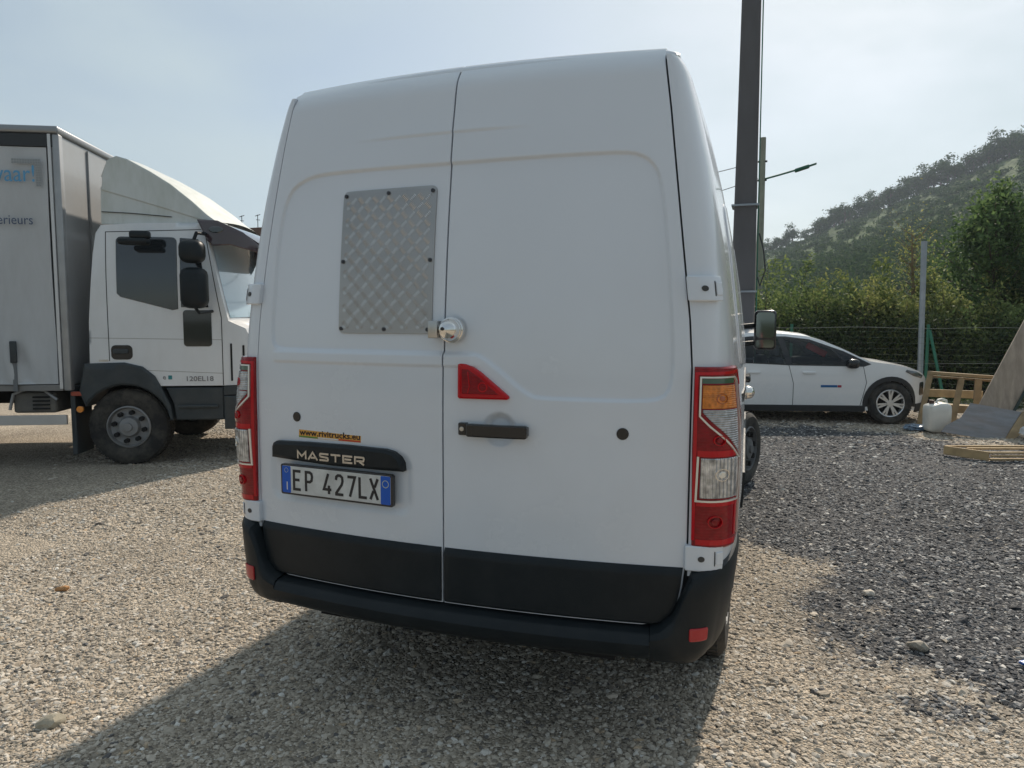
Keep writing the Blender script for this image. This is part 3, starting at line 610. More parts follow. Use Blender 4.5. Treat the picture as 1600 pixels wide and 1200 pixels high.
def bumper(a0, a1, s, name, n):
    rows = []
    for a in np.linspace(a0, a1, n):
        zt = btop(0, a); lip = .012 if a < .8 else .02; dep = ip([(.70, .075), (.85, .062), (.95, .05), (2, .04)], a)
        prof = [(-dep, zt+.006), (-.022, zt-.004), (-.008, zt-.012), (0, zt-.030), (.002, zt-.25*(zt-.42)-.02), (.003, (zt+.42)/2), (.002, .47 if zt > .6 else .435), (0, .42), (-.012, .385), (-.035, .36), (-.10, .345)]
        rows.append([(lambda q: (s*q[0], q[1], z))(bpt(a, d-(tuck(a, z) if d > -.04 or z < .5 else 0))) for d, z in prof])
    A3 = np.array(rows)
    if s > 0: A3 = A3[:, ::-1]
    return grid_mesh(name, A3[:, :, 0], A3[:, :, 1], A3[:, :, 2], blk, van, 32)
aj = .765
rows = []
for sgn, rng_ in ((-1, np.linspace(aj-.0006, 0, 24)), (1, np.linspace(0, aj-.0006, 24)[1:])):
    for a in rng_:
        zt = .466; prof = [(-.075, zt+.006), (-.022, zt-.002), (-.008, zt-.012), (0, zt-.030), (.003, .43), (0, .41), (-.012, .385), (-.035, .365), (-.10, .35)]
        rows.append([(lambda q: (sgn*q[0], q[1], z))(bpt(a, d)) for d, z in prof])
A3 = np.array(rows)[:, ::-1]; bmp = grid_mesh('rear_bumper', A3[:, :, 0], A3[:, :, 1], A3[:, :, 2], blk, van, 32)
for s in (-1, 1):
    c_ = bumper(aj+.0008, ba[-1], s, 'bumper_corner', 46)
    P('bumper_reflector', rrect(.895, .452, .972, .498, .008) if s > 0 else rrect(.875, .446, .955, .506, .008), bsurf(s), .008, -.01, refl_r, c_, .02, bev=.003)

# hinges ---------------------------------------------------------
for s in (-1, 1):
    D_ = DL if s < 0 else DR; cf = corner(s)
    for (z0, z1, a0, a1) in ((1.588, 1.672, -.004, .112), (.684, .770, -.012, .112)):
        o = P('hinge', rrect(a0, z0, a1, z1, .008), cf, .020, -.004, van_white, D_, .02, bev=.004)
        P('hinge_bolt', circ(a0+.052, (z0+z1)/2, .0095, 14), cf, .022, .015, mat('bolt_hole', (.05, .05, .05), .5), D_, .01)
        P('hinge_pin', rrect(a1-.030, (z0+z1)/2-.022, a1-.004, (z0+z1)/2+.022, .003), cf, .0235, .015, van_white, D_, .01, bev=.002)
        seg_part('hinge_gap', [([(a1-.033, (z0+z1)/2-.025), (a1-.033, (z0+z1)/2+.025)], .0025, False)], cf, .0212, seam, D_)

# tail lamps -----------------------------------------------------
for s in (-1, 1):
    cf0 = corner(s)
    bul = lambda a, z: .010*math.sin(math.pi*min(1, max(0, (a-.005)/.24)))+(.018 if s < 0 else .006)*math.exp(-((z-1.06)/.2)**2)*min(1, max(0, a/.06))
    cf = lambda a, z, d, f=cf0, b_=bul: f(a, z, d+b_(a, z))
    L_ = [(.010, .765), (.170, .760), (.215, .80), (.245, .83), (.245, 1.30), (.225, 1.345), (.190, 1.372), (.006, 1.372), (.004, 1.1)]
    lamp = P('tail_lamp', L_, cf, .012, -.02, red_d, van, .02, bev=.006)
    lamp['label'] = 'left rear light cluster, tall red lens with clear windows' if s < 0 else 'right rear light cluster, tall red lens with amber and clear windows'
    # bright red rims
    seg_part('lens_rim', [([(.014, .79), (.014, 1.35), (.19, 1.355), (.228, 1.31)], .010, False), ([(.022, .785), (.16, .782)], .018, False), ([(.158, .80), (.158, .905), (.165, .93)], .012, False), ([(.022, .915), (.15, .915)], .014, False), ([(.022, 1.085), (.148, 1.085)], .020, False)], cf, .0142, red_b, lamp)
    P('green_strip', [(.030, 1.318), (.135, 1.318), (.137, 1.334), (.030, 1.334)], cf, .0155, .010, green_l, lamp, .02)
    P('indicator_lens', [(.032, 1.235), (.150, 1.235), (.140, 1.312), (.032, 1.312)], cf, .0165, .010, amber if s > 0 else clear_s, lamp, .012, bev=.002)
    P('clear_lens', [(.034, 1.222), (.060, 1.19), (.162, 1.085), (.160, 1.13), (.152, 1.231), (.034, 1.231)], cf, .0165, .010, clear_s, lamp, .012, bev=.002)
    seg_part('lamp_trim', [([(.026, 1.338), (.140, 1.338), (.156, 1.325), (.175, 1.15), (.173, 1.065), (.160, 1.068), (.055, 1.175), (.026, 1.21)], .0052, True)], cf, .0178, trimw, lamp)
    seg_part('lamp_trim', [([(.171, 1.06), (.164, .925), (.020, .925), (.024, 1.075)], .0062, False), ([(.172, 1.058), (.185, .94), (.185, .80)], .004, False)], cf, .0176, trimw, lamp)
    P('reversing_lens', [(.030, .935), (.156, .935), (.160, 1.07), (.032, 1.07)], cf, .0172, .010, clear_l, lamp, .012, bev=.003)
    for (a, z, r_, m_) in ((.085, 1.268, .016, mat('amber_bulb', (.40, .10, .02), .2, coat=1) if s > 0 else red_l), (.090, 1.015, .020, chrome), (.080, 1.13, .016, red_l), (.075, .855, .02, red_l)):
        seg_part('bulb_ring', [(circ(a, z, r_, 18), .0022, True)], cf, .0188, m_, lamp)
        P('bulb', circ(a, z, r_*.55, 14), cf, .0192, .012, (m_ if r_ != .020 else trimw) if m_ is not red_l else red_d, lamp, .02, bev=.002)

# rear door fittings ---------------------------------------------
tp = P('tread_plate', rrect(-.457, 1.474, -.050, 2.018, .022), dfn, -.0035, -.0135, alu, DL, .02, bev=.001)
bm = bmesh.new(); cell = .0325
k_ = 0
for i in range(int(.407/cell)+1):
    for j in range(int(.544/cell)+1):
        cx = -.457+(i+.5)*cell; cz = 1.474+(j+.5)*cell; sgn = 1 if (i+j) % 2 else -1
        for q in range(5):
            o_ = (q-2)*.0062; ln = .0170; dx = math.cos(R(45*sgn)); dz = math.sin(R(45*sgn)); x = cx-dz*o_; z = cz+dx*o_
            ax, az, bx_, bz_ = x-dx*ln*.85, z-dz*ln*.85, x+dx*ln*.85, z+dz*ln*.85
            if min(ax, bx_) < -.449 or max(ax, bx_) > -.058 or min(az, bz_) < 1.482 or max(az, bz_) > 2.010: continue
            h = .0016; wd = .0019
            v = [bm.verts.new(dfn(ax-dz*0, az, -.0036)), bm.verts.new(dfn(x-dz*wd, z+dx*wd, -.0036)), bm.verts.new(dfn(bx_, bz_, -.0036)), bm.verts.new(dfn(x+dz*wd, z-dx*wd, -.0036)), bm.verts.new(dfn(x-dx*ln*.35, z-dz*ln*.35, -.0036+h)), bm.verts.new(dfn(x+dx*ln*.35, z+dz*ln*.35, -.0036+h))]
            for f in ((0, 3, 4), (0, 4, 1), (3, 5, 4), (3, 2, 5), (1, 4, 5), (1, 5, 2)): bm.faces.new([v[g] for g in f])
bmesh.ops.recalc_face_normals(bm, faces=bm.faces); tb = finish(bm, 'tread_bars', alu2, DL, False); tb['kind'] = 'stuff'
screw_m = mat('screw_head', (.06, .06, .065), .35, metal=.6)
for (x, z) in [(-.4438, 1.9997), (-.2529, 2.0), (-.066, 1.9987), (-.4439, 1.748), (-.064, 1.7438), (-.4439, 1.492), (-.2503, 1.4905), (-.066, 1.4902)]:
    P('screw', circ(x, z, .0075, 12), dfn, .0015, -.004, screw_m, DL, .02, bev=.001)
# lock
bm = bmesh.new(); Md = Matrix.Translation((.040, .006, 1.490)) @ Matrix.Rotation(-math.pi/2, 4, 'Z')
lathe(bm, [(-.01, .046), (.016, .046), (.017, .043), (.030, .0425), (.031, .040), (.043, .037), (.054, .030), (.061, .018), (.0635, .0005)], Md, 40, cap=False); finish(bm, 'lock_dome', chrome, DR, True, 25)
bm = bmesh.new(); lathe(bm, [(.0615, .0065), (.066, .006)], Md @ Matrix.Translation((0, 0, 0)), 14); o = finish(bm, 'keyhole', seam, DR); o.location = (-.013, 0, .004)
bm = bmesh.new(); box(bm, (-.043, -.030, 1.460), (-.006, .012, 1.522), .003); finish(bm, 'lock_bracket', steel, DL, True)
# third brake light
BR = [(.064, 1.366), (.072, 1.3694), (.095, 1.368), (.120, 1.3590), (.1486, 1.342), (.200, 1.302), (.2547, 1.2585), (.257, 1.250), (.250, 1.2455), (.070, 1.2445), (.064, 1.250)]
bl = P('high_brake_light', BR, dfn, .016, -.02, red_l, DR, .02, bev=.006)
P('brake_lens', [(.080, 1.350), (.105, 1.350), (.150, 1.322), (.222, 1.262), (.082, 1.262)], dfn, .0172, .012, red_d, bl, .01, bev=.002)
seg_part('lens_ring', [(circ(.162, 1.288, .016, 16), .005, True), ([(.105, 1.342), (.112, 1.29), (.105, 1.265)], .004, False)], dfn, .0188, red_b, bl)
seg_part('lens_rim', [([(.074, 1.255), (.074, 1.358), (.108, 1.358), (.156, 1.328), (.240, 1.255)], .005, True)], dfn, .0176, red_b, bl)
# handle
hd = P('door_handle', rrect(.104, 1.1115, .329, 1.158, .008), lambda x, z, d: dfn(x, z, d+.006*math.sin(math.pi*(x-.1)/.23)), .034, .018, blk_gloss, DR, .02, bev=.005)
P('key_barrel_cover', rrect(.0695, 1.114, .1015, 1.1585, .005), dfn, .020, -.004, blk_gloss, DR, .02, bev=.003)
P('key_barrel', circ(.084, 1.136, .0085, 16), dfn, .0225, .018, steel, DR, .02, bev=.001)
for x in (.115, .318): P('handle_mount', rrect(x-.009, 1.118, x+.009, 1.152, .004), dfn, .02, -.01, blk_gloss, DR, .03)
for (x, z, r_, D_) in ((-.6618, 1.1382, .0195, DL), (.653, 1.140, .0205, DR)):
    P('rubber_plug', circ(x, z, r_, 22), dfn, .004, -.004, blk_gloss, D_, .02, bev=.002)
# plate lamp trim, badge, number plate, sticker
tl = P('plate_lamp_trim', [(-.784, .969), (-.783, 1.010), (-.775, 1.027), (-.758, 1.036), (-.60, 1.042), (-.40, 1.045), (-.23, 1.0415), (-.195, 1.034), (-.170, 1.016), (-.157, .993), (-.154, .9625), (-.47, .960)], dfn, .030, -.02, blk, DL, .03, bev=.012)
BW = .0075
def bf(x0, z0, sh=0): return lambda u, v, d: dfn(x0+u, z0+v, .0305+d)
def glyphs(word, x0, z0, gw, gh, gap, wst, G, off, name, m, parent):
    items = []; x = x0
    for ch in word:
        if ch == ' ': x += gw*.55; continue
        for pts, closed in G[ch]: seg_part(name, [([(x+p[0]*gw, z0+p[1]*gh) for p in pts], wst, closed)], dfn, off, m, parent)
        x += gw+gap
GM = {'M': [([(.06, 0), (.06, .92), (.5, .35), (.94, .92), (.94, 0)], False)], 'A': [([(0, 0), (.5, .95), (1, 0)], False), ([(.28, .28), (.72, .28)], False)],
      'S': [([(.98, .9), (.12, .9), (.06, .75), (.12, .55), (.88, .45), (.94, .25), (.88, .1), (.02, .1)], False)], 'T': [([(0, .9), (1, .9)], False), ([(.5, .78), (.5, 0)], False)],
      'E': [([(1, .9), (.08, .9), (.08, .1), (1, .1)], False), ([(.2, .5), (.88, .5)], False)], 'R': [([(.06, 0), (.06, .9), (.88, .9), (.95, .75), (.88, .45), (.2, .42)], False), ([(.5, .36), (.95, 0)], False)]}
glyphs('MASTER', -.638, .9775, .046, .031, .0095, .0072, GM, .0335, 'badge_letter', steel, DL)
NP = lambda x, z, d: Vector((x, .0736*(-.455/.86)**2+.10*(-.455-x)*.85-.020-d, z-.004*(x+.455)/.26*.0))
np_o = P('number_plate', rrect(-.727, .826, -.193, .9485, .008), NP, .006, -.012, mat('plate_holder', (.02, .021, .024), .35, coat=.3), DL, .05, bev=.002)
P('plate_face', rrect(-.718, .8335, -.202, .9425, .006), NP, .0075, .004, plate_w, DL, .02, bev=.001)
P('plate_band', rrect(-.7175, .834, -.6745, .942, .004), NP, .0082, .006, plate_b, DL, .05); P('plate_band', rrect(-.2455, .834, -.2025, .942, .004), NP, .0082, .006, plate_b, DL, .05)
def npart(items, m, name='plate_characters', off=.0086): return seg_part(name, items, NP, off, m, DL)
GP = {'E': [([(1, .96), (.1, .96), (.1, .04), (1, .04)], False), ([(.24, .52), (.85, .52)], False)], 'P': [([(.1, 0), (.1, .96), (.62, .96), (.85, .90), (.92, .74), (.85, .56), (.62, .48), (.24, .48)], False)],
      '4': [([(.62, 1.0), (.04, .22), (1.0, .22)], False), ([(.70, .42), (.70, .28)], False), ([(.70, .15), (.70, 0)], False)], '2': [([(.08, .74), (.14, .9), (.35, .97), (.65, .97), (.88, .88), (.92, .7), (.8, .52), (.1, .10), (.1, .04), (1, .04)], False)],
      '7': [([(.02, .96), (.95, .96), (.3, 0)], False)], 'L': [([(.1, 1.0), (.1, .04), (.98, .04)], False)], 'X': [([(.05, 1), (.95, 0)], False), ([(.95, 1), (.58, .59)], False), ([(.42, .41), (.05, 0)], False)]}
items = []
for ch, x in (('E', -.662), ('P', -.602), ('4', -.512), ('2', -.455), ('7', -.398), ('L', -.345), ('X', -.294)):
    for pts, c_ in GP[ch]: npart([([(x+p[0]*.037, .848+p[1]*.080) for p in pts], .0108, c_)], plate_k, 'plate_character')
npart([([(-.693, .846), (-.693, .878)], .0045, False)], st_wh); npart([(circ(-.696, .925, .009, 14), .0012, True)], yel, 'plate_ring'); npart([(circ(-.224, .912, .0135, 20), .0022, True)], yel, 'plate_ring')
stk = P('sticker', [(-.6535, 1.0565), (-.351, 1.0555), (-.3495, 1.0815), (-.652, 1.088)], dfn, .0006, -.001, st_or, DL, .05)
for a, b_, m_ in ((-.6525, -.556, st_gr), (-.556, -.455, st_wh), (-.455, -.3515, st_rd)): P('sticker_stripe', [(a, 1.0575), (b_, 1.0572), (b_, 1.0625), (a, 1.063)], dfn, .0011, .0005, m_, DL, .1)
t_ = text_on('sticker_lettering', 'www.rivitrucks.eu', .0335, -.650, 1.0665, dfn, .0012, st_nv, DL, sx=1.0, bold=.0006)
xs_ = [v.co.x for v in t_.data.vertices]; k_ = .296/(max(xs_)-min(xs_)); m0 = min(xs_)
for v in t_.data.vertices: v.co.x = -.6495+(v.co.x-m0)*k_; v.co.y = yr0(v.co.x, v.co.z)-.0012
#@@REST
# ================================================================== LORRY
hous = mat('lorry_dark_plastic', (.035, .045, .052), .5, vary=.2, vscale=5, dirt=(.16, .15, .13), dirt_scale=4, dirt_amt=.25)
curtain_m = mat('grey_curtain_fabric', (.50, .52, .54), .5, dirt=(.30, .30, .29), dirt_scale=1.4, dirt_amt=.5, stretch=(1.4, 1, .35))
frame_g = mat('grey_aluminium_frame', (.36, .37, .38), .4, metal=.4, vary=.12, vscale=6)
bulk_m = mat('bulkhead_panel_grey', (.36, .37, .38), .3, coat=.3, vary=.12, vscale=2, dirt=(.2, .19, .18), dirt_scale=2, dirt_amt=.4)
visor_m = mat('smoked_purple_plastic', (.055, .035, .042), .12, coat=1)
lorry = thing('lorry', 'white cab-over lorry with grey curtain-sided box parked at the left, facing right', 'lorry', (-5.21, 3.35, 0), R(26.5))
TW = 1.15
def thw(u, z): return 1.13-.33*max(0, (u-.92)/.45)**2.3-.05*max(0, (z-1.7)/.8)**2
fT = lambda u, z, d: Vector((u, TW-thw(u, z)-d, z)); fTf = lambda u, z, d: Vector((u, TW+thw(u, z)+d, z))
arcp = lambda cx, cz, r, a0, a1, n=12: [(cx+r*math.cos(R(a0+(a1-a0)*k/n)), cz+r*math.sin(R(a0+(a1-a0)*k/n))) for k in range(n+1)]
cabo = [(-.34, 1.05), (-.33, 1.5), (-.27, 2.2), (-.24, 2.42), (-.19, 2.50), (.2, 2.53), (.80, 2.54), (.86, 2.40), (.99, 1.80), (1.05, 1.52), (1.20, 1.44), (1.30, 1.2), (1.34, .835), (.33, .835), (.29, .92), (.17, 1.02), (.0, 1.06)]
for f in (fT, fTf):
    P('cab_side', cabo, f, 0, -.02, truck_white, lorry, .07)
    P('wheel_fender', [(-.39, 1.075), (.0, 1.085), (.18, 1.04), (.30, .94), (.37, .80), (.45, .62), (.47, .47), (.43, .47)]+arcp(0, .40, .45, 12, 150)+[(-.45, .78)], f, .035, -.25, hous, lorry, .06, bev=.02)
    P('step_panel', [(.40, .815), (.985, .815), (.985, .47), (.495, .47), (.47, .65)], f, .0, -.2, hous, lorry, .1, bev=.012)
    P('step_tread', rrect(.52, .60, .93, .63, .01), f, .03, -.01, hous, lorry, .2, bev=.008)
    P('door_window', rrect(-.045, 1.62, .555, 2.385, .05)[:10]+[(-.045, 1.80), (-.01, 1.765)]+[(.50, 1.63), (.555, 1.64)], f, .006, -.004, glass_d, lorry, .1, bev=.003)
    P('quarter_window', [(.585, 1.66), (.86, 1.66), (.77, 2.37), (.585, 2.38)], f, .006, -.004, glass_d, lorry, .1, bev=.003)
    P('lower_window', rrect(.60, 1.25, .885, 1.63, .035), f, .006, -.004, glass_d, lorry, .1, bev=.003)
    P('handle_recess', rrect(-.125, 1.115, .085, 1.265, .045), f, .008, -.004, blk_gloss, lorry, .1, bev=.004)
    P('door_handle', rrect(-.105, 1.175, .05, 1.225, .02), f, .022, .0, hous, lorry, .1, bev=.008)
    P('air_slot', rrect(1.06, .88, 1.078, 1.28, .008), f, .003, -.003, dark, lorry, .05); P('air_slot', rrect(1.17, .92, 1.188, 1.26, .008), f, .003, -.003, dark, lorry, .05)
    seg_part('panel_seam', [([(.985, .84), (.985, 1.55), (.845, 2.40)], .008, False), ([(-.145, 1.10), (-.145, 2.43), (.80, 2.47)], .008, False)], f, .0012, seam, lorry)
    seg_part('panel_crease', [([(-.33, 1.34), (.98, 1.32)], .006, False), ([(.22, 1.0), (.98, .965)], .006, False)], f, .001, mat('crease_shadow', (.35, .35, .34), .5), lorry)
P('side_badge', rrect(-.25, 1.095, -.155, 1.115, .004), fT, .003, -.001, steel, lorry, .1)
text_on('badge_lettering', '120EL18', .072, .60, .885, fT, .003, mat('grey_badge', (.22, .22, .23), .4), lorry, sx=1.15, bold=.001)
text_on('badge_letter', 'e', .07, .375, .905, fT, .003, mat('grey_badge', (.22, .22, .23), .4), lorry, sx=1.0, bold=.001)
P('teal_badge', rrect(.43, .903, .468, .945, .004), fT, .003, -.001, mat('teal_print', (.03, .22, .24), .5), lorry, .1)
# fix text facing: local x runs right, z up, side faces -y
cw = lambda u, t, h, z: Vector((u+(1-t*t)*.13, TW+t*h, z))
bm = bmesh.new(); body_strip(bm, [(-.24, 2.42), (-.19, 2.50), (.2, 2.53), (.80, 2.54), (.86, 2.40), (.99, 1.80), (1.05, 1.52), (1.20, 1.44), (1.30, 1.2), (1.34, .835)], thw, lambda u, z: .02, 13, lambda u, t, h, z: cw(u, t, h, z) if u > .7 else Vector((u, TW+t*h, z)))
bmesh.ops.recalc_face_normals(bm, faces=bm.faces); finish(bm, 'cab_front', truck_white, lorry, True, 40)
bm = bmesh.new(); body_strip(bm, [(.868, 2.38), (.99, 1.80), (1.045, 1.55)], lambda u, z: thw(u, z)-.05, lambda u, z: .02, 13, lambda u, t, h, z: cw(u, t, h, z)+Vector((.015, 0, 0)))
bmesh.ops.recalc_face_normals(bm, faces=bm.faces); finish(bm, 'windscreen', mat('sky_reflection_windscreen', (.30, .42, .50), .04, coat=1, spec=1), lorry, True, 60)  # reflected sky is painted into the windscreen's base colour
bm = bmesh.new(); n = [bm.verts.new(p) for p in ((-.335, TW-1.12, 1.05), (-.335, TW+1.12, 1.05), (-.22, TW+1.09, 2.46), (-.22, TW-1.09, 2.46))]; bm.faces.new(n); finish(bm, 'cab_rear', truck_white, lorry, False)
P('wiper', [(-.5, 1.56), (.3, 1.63), (.3, 1.645), (-.5, 1.58)], lambda u, v, d: Vector((1.19-.13*u*u/1.2-(v-1.55)*.22+d, TW+u, v)), .03, .01, blk_gloss, lorry, .3)
# bumper
bm = bmesh.new(); bh = lambda u, z: 1.15-.36*max(0, (u-.99)/.36)**2.2
rows = body_strip(bm, [(.99, .37), (1.25, .36), (1.36, .40), (1.40, .55), (1.38, .70), (1.34, .74), (1.30, .83)], bh, lambda u, z: 0, 15, lambda u, t, h, z: Vector((u+(1-t*t)*.10, TW+t*h, z)))
bmesh.ops.recalc_face_normals(bm, faces=bm.faces); finish(bm, 'front_bumper', hous, lorry, True, 45)
for sg in (1, -1):
    f = (lambda u, z, d: Vector((u, TW-bh(u, z)-d, z))) if sg > 0 else (lambda u, z, d: Vector((u, TW+bh(u, z)+d, z)))
    P('bumper_corner', [(.99, .37), (1.30, .36), (1.385, .42), (1.40, .55), (1.38, .715), (.99, .725)], f, .0, -.1, hous, lorry, .06, bev=.01)
    P('headlight', rrect(1.22, .50, 1.365, .66, .03), f, .012, -.02, clear_l, lorry, .05, bev=.006)
    P('bumper_top_band', [(.99, .735), (1.31, .735), (1.31, .825), (.99, .825)], f, -.015, -.1, hous, lorry, .1)
# roof deflector
dh = lambda u, z: 1.06-.06*max(0, z-2.5)-.25*max(0, (u-.7)/.7)**2
fD = lambda u, z, d: Vector((u, TW-dh(u, z)-d, z)); fDf = lambda u, z, d: Vector((u, TW+dh(u, z)+d, z))
for f in (fD, fDf):
    P('roof_deflector', [(-.19, 2.86), (-.18, 3.03), (-.13, 3.17), (-.04, 3.215), (.07, 3.185), (.30, 3.06), (.49, 2.94), (.70, 2.77), (.85, 2.63), (.95, 2.555), (.80, 2.57), (.30, 2.72)], f, 0, -.02, defl_white, lorry, .07, bev=.012)
    P('deflector_base', [(-.20, 2.515), (-.20, 2.90), (.29, 2.76), (.85, 2.585), (.85, 2.53), (.3, 2.52)], f, -.012, -.03, defl_white, lorry, .07, bev=.004)
    seg_part('panel_seam', [([(-.19, 2.64), (.1, 2.63), (.5, 2.60)], .006, False)], f, -.0105, seam, lorry)
bm = bmesh.new(); body_strip(bm, [(-.19, 3.0), (-.13, 3.17), (-.04, 3.215), (.07, 3.185), (.30, 3.06), (.49, 2.94), (.70, 2.77), (.85, 2.63), (.95, 2.555)], lambda u, z: dh(u, z)-.006, lambda u, z: .05*max(0, min(1, (u+.19)/.3)), 15, lambda u, t, h, z: Vector((u+(1-abs(t)**2.4)*.12*max(0, min(1, u)), TW+t*h, z)))
bmesh.ops.recalc_face_normals(bm, faces=bm.faces); finish(bm, 'deflector_top', defl_white, lorry, True, 50)
# visor
bm = bmesh.new(); body_strip(bm, [(.80, 2.575), (1.0, 2.545), (1.20, 2.46), (1.38, 2.33), (1.41, 2.27), (1.36, 2.27), (1.18, 2.38), (1.0, 2.46), (.82, 2.50)], lambda u, z: 1.13-.20*max(0, (u-1.0)/.4)**2, lambda u, z: 0, 15, lambda u, t, h, z: Vector((u+(1-t*t)*.12, TW+t*h, z)))
bmesh.ops.recalc_face_normals(bm, faces=bm.faces); finish(bm, 'sun_visor', visor_m, lorry, True, 50)
for sg in (-1, 1):
    P('visor_end', [(.775, 2.57), (.98, 2.56), (1.22, 2.45), (1.39, 2.30), (1.37, 2.24), (1.10, 2.31), (.93, 2.30), (.87, 2.35)], lambda u, z, d: Vector((u, TW+sg*(1.135-.20*max(0, (u-1.0)/.4)**2+d), z)), .01, -.02, visor_m, lorry, .05, bev=.01)
    P('visor_lamp', circ(.965, 2.465, .075, 18, .035), lambda u, z, d: Vector((u, TW+sg*(1.135-.20*max(0, (u-1.0)/.4)**2+d), z)), .02, 0, glass_d, lorry, .05, bev=.008)
# mirrors
for sg in (-1,):
    y0 = -.34
    def hbox(name, lo, hi, b):
        bm = bmesh.new(); box(bm, lo, hi, b); return finish(bm, name, blk, lorry, True, 50)
    hbox('mirror_housing', (.67, y0, 2.10), (.91, y0+.22, 2.33), .075); hbox('mirror_housing', (.67, y0, 1.645), (.93, y0+.22, 2.055), .08)
    hbox('mirror_housing', (.07, y0+.1, 2.28), (.36, y0+.24, 2.345), .028); hbox('mirror_housing', (.18, y0+.12, 2.34), (.37, y0+.22, 2.42), .025)
    bm = bmesh.new(); tube(bm, [(.86, .02, 2.42), (.84, y0+.1, 2.40), (.80, y0+.1, 2.3)], .018, 8); finish(bm, 'mirror_arm', blk, lorry)
    bm = bmesh.new(); tube(bm, [(.90, .04, 1.62), (.84, y0+.1, 1.60), (.80, y0+.1, 1.66)], .016, 8); finish(bm, 'mirror_arm', blk, lorry)
# wheels and chassis
for y in (.165, 2.135): wheel(lorry, (0, y, .40), .40, .235, .225, -1 if y < 1 else 1, R(90), 'truck', mat('dusty_steel_rim', (.26, .27, .285), .5, metal=.4, dirt=DUST, dirt_scale=9, dirt_amt=.5))
for o_ in [q for q in bpy.data.objects if q.parent == lorry and q.name.startswith('wheel') and q.type == 'EMPTY']:
    pass
for y in (.17, 2.12): wheel(lorry, (-4.3, y, .40), .40, .24, .225, -1 if y < 1 else 1, R(90), 'truck', MATS['dusty_steel_rim'])
for y in (.72, 1.58):
    bm = bmesh.new(); box(bm, (-6.6, y-.04, .60), (.9, y+.04, .80), .006); finish(bm, 'chassis_rail', dark, lorry, False)
bm = bmesh.new(); box(bm, (-.55, .02, .12), (-.50, .40, .84), .01); finish(bm, 'mudflap', hous, lorry, False)
bm = bmesh.new(); box(bm, (-.3, .35, .45), (.9, 1.95, 1.0), .05); finish(bm, 'engine_block', dark, lorry, True)
bm = bmesh.new(); box(bm, (-3.2, -.03, .445), (-.57, .0, .545), .004); finish(bm, 'side_guard_rail', mat('galvanised_rail', (.55, .56, .57), .35, metal=.6, vary=.1), lorry, False)
bm = bmesh.new(); box(bm, (-3.2, -.03, .66), (-1.25, .0, .74), .004); finish(bm, 'side_guard_rail', MATS['galvanised_rail'], lorry, False)
bm = bmesh.new(); box(bm, (-1.12, .05, .56), (-.70, .5, .78), .03); finish(bm, 'battery_box', mat('grime_grey_box', (.12, .12, .115), .7, dirt=DUST, dirt_scale=5, dirt_amt=.4), lorry, True)
for k in range(4):
    bm = bmesh.new(); box(bm, (-.92, .03, .60+.04*k), (-.76, .05, .615+.04*k)); finish(bm, 'vent_slat', dark, lorry, False)
bm = bmesh.new(); tube(bm, [(-1.14, .03, .60), (-1.10, .03, .76), (-.98, .03, .81), (-.80, .03, .80), (-.68, .03, .70)], .016, 8); finish(bm, 'box_strap', frame_g, lorry)
P('side_marker', circ(-.445, .60, .034, 16), lambda u, z, d: Vector((u, .0-d, z)), .02, -.01, mat('orange_marker', (.75, .25, .02), .25, coat=1), lorry, .05, bev=.006)
P('marker_lamp', rrect(-.53, .74, -.40, .785, .015), lambda u, z, d: Vector((u, .01-d, z)), .02, -.01, mat('dull_orange_lens', (.35, .07, .04), .3), lorry, .05, bev=.006)
# box body
fB = lambda u, z, d: Vector((u, -.05-d+.012*math.sin(u*9+z*1.3)*math.sin(z*1.1)*(1 if z < 3.1 else 0)+.030*math.exp(-((z-1.10)/.26)**2)*math.sin(u*24+5*z)*math.sin(u*7+2)+.008*math.sin(u*5-2.2*z), z))
P('side_curtain', [(-6.9, .87), (-.625, .87), (-.625, 3.24), (-6.9, 3.24)], fB, .004, -.01, curtain_m, lorry, .045, step=.2)
bm = bmesh.new(); box(bm, (-6.95, -.06, 3.245), (-.56, .02, 3.37), .004); finish(bm, 'curtain_rail', mat('dark_rail', (.03, .033, .036), .4), lorry, False)
bm = bmesh.new(); box(bm, (-6.95, -.075, 3.375), (-.50, 2.5, 3.45), .02); finish(bm, 'box_roof', mat('roof_alu', (.30, .31, .32), .35, metal=.6), lorry, True)
bm = bmesh.new(); box(bm, (-.605, -.065, .82), (-.575, -.02, 3.372), .004); finish(bm, 'corner_post', mat('light_post', (.60, .61, .62), .4, metal=.3), lorry, False)
bm = bmesh.new(); box(bm, (-.57, -.055, .80), (-.50, .03, 3.373), .012); finish(bm, 'corner_post', frame_g, lorry, True)
bm = bmesh.new(); box(bm, (-.57, 2.40, .80), (-.50, 2.49, 3.373), .012); finish(bm, 'corner_post', frame_g, lorry, True)
bm = bmesh.new(); box(bm, (-.545, .035, .86), (-.525, 2.395, 3.37)); finish(bm, 'front_bulkhead', bulk_m, lorry, False)
bm = bmesh.new(); box(bm, (-.523, .6, .9), (-.505, .62, 3.35)); finish(bm, 'bulkhead_rib', frame_g, lorry, False)
bm = bmesh.new(); box(bm, (-6.95, -.055, .80), (-.58, 2.48, .862), .004); finish(bm, 'box_floor', mat('floor_edge', (.20, .20, .20), .5, dirt=DUST, dirt_scale=3), lorry, False)
bm = bmesh.new(); box(bm, (-6.95, .0, .865), (-6.90, 2.45, 3.37)); finish(bm, 'rear_doors', bulk_m, lorry, False)
bm = bmesh.new(); box(bm, (-6.9, 2.44, .865), (-.58, 2.48, 3.37)); finish(bm, 'side_curtain', curtain_m, lorry, False)
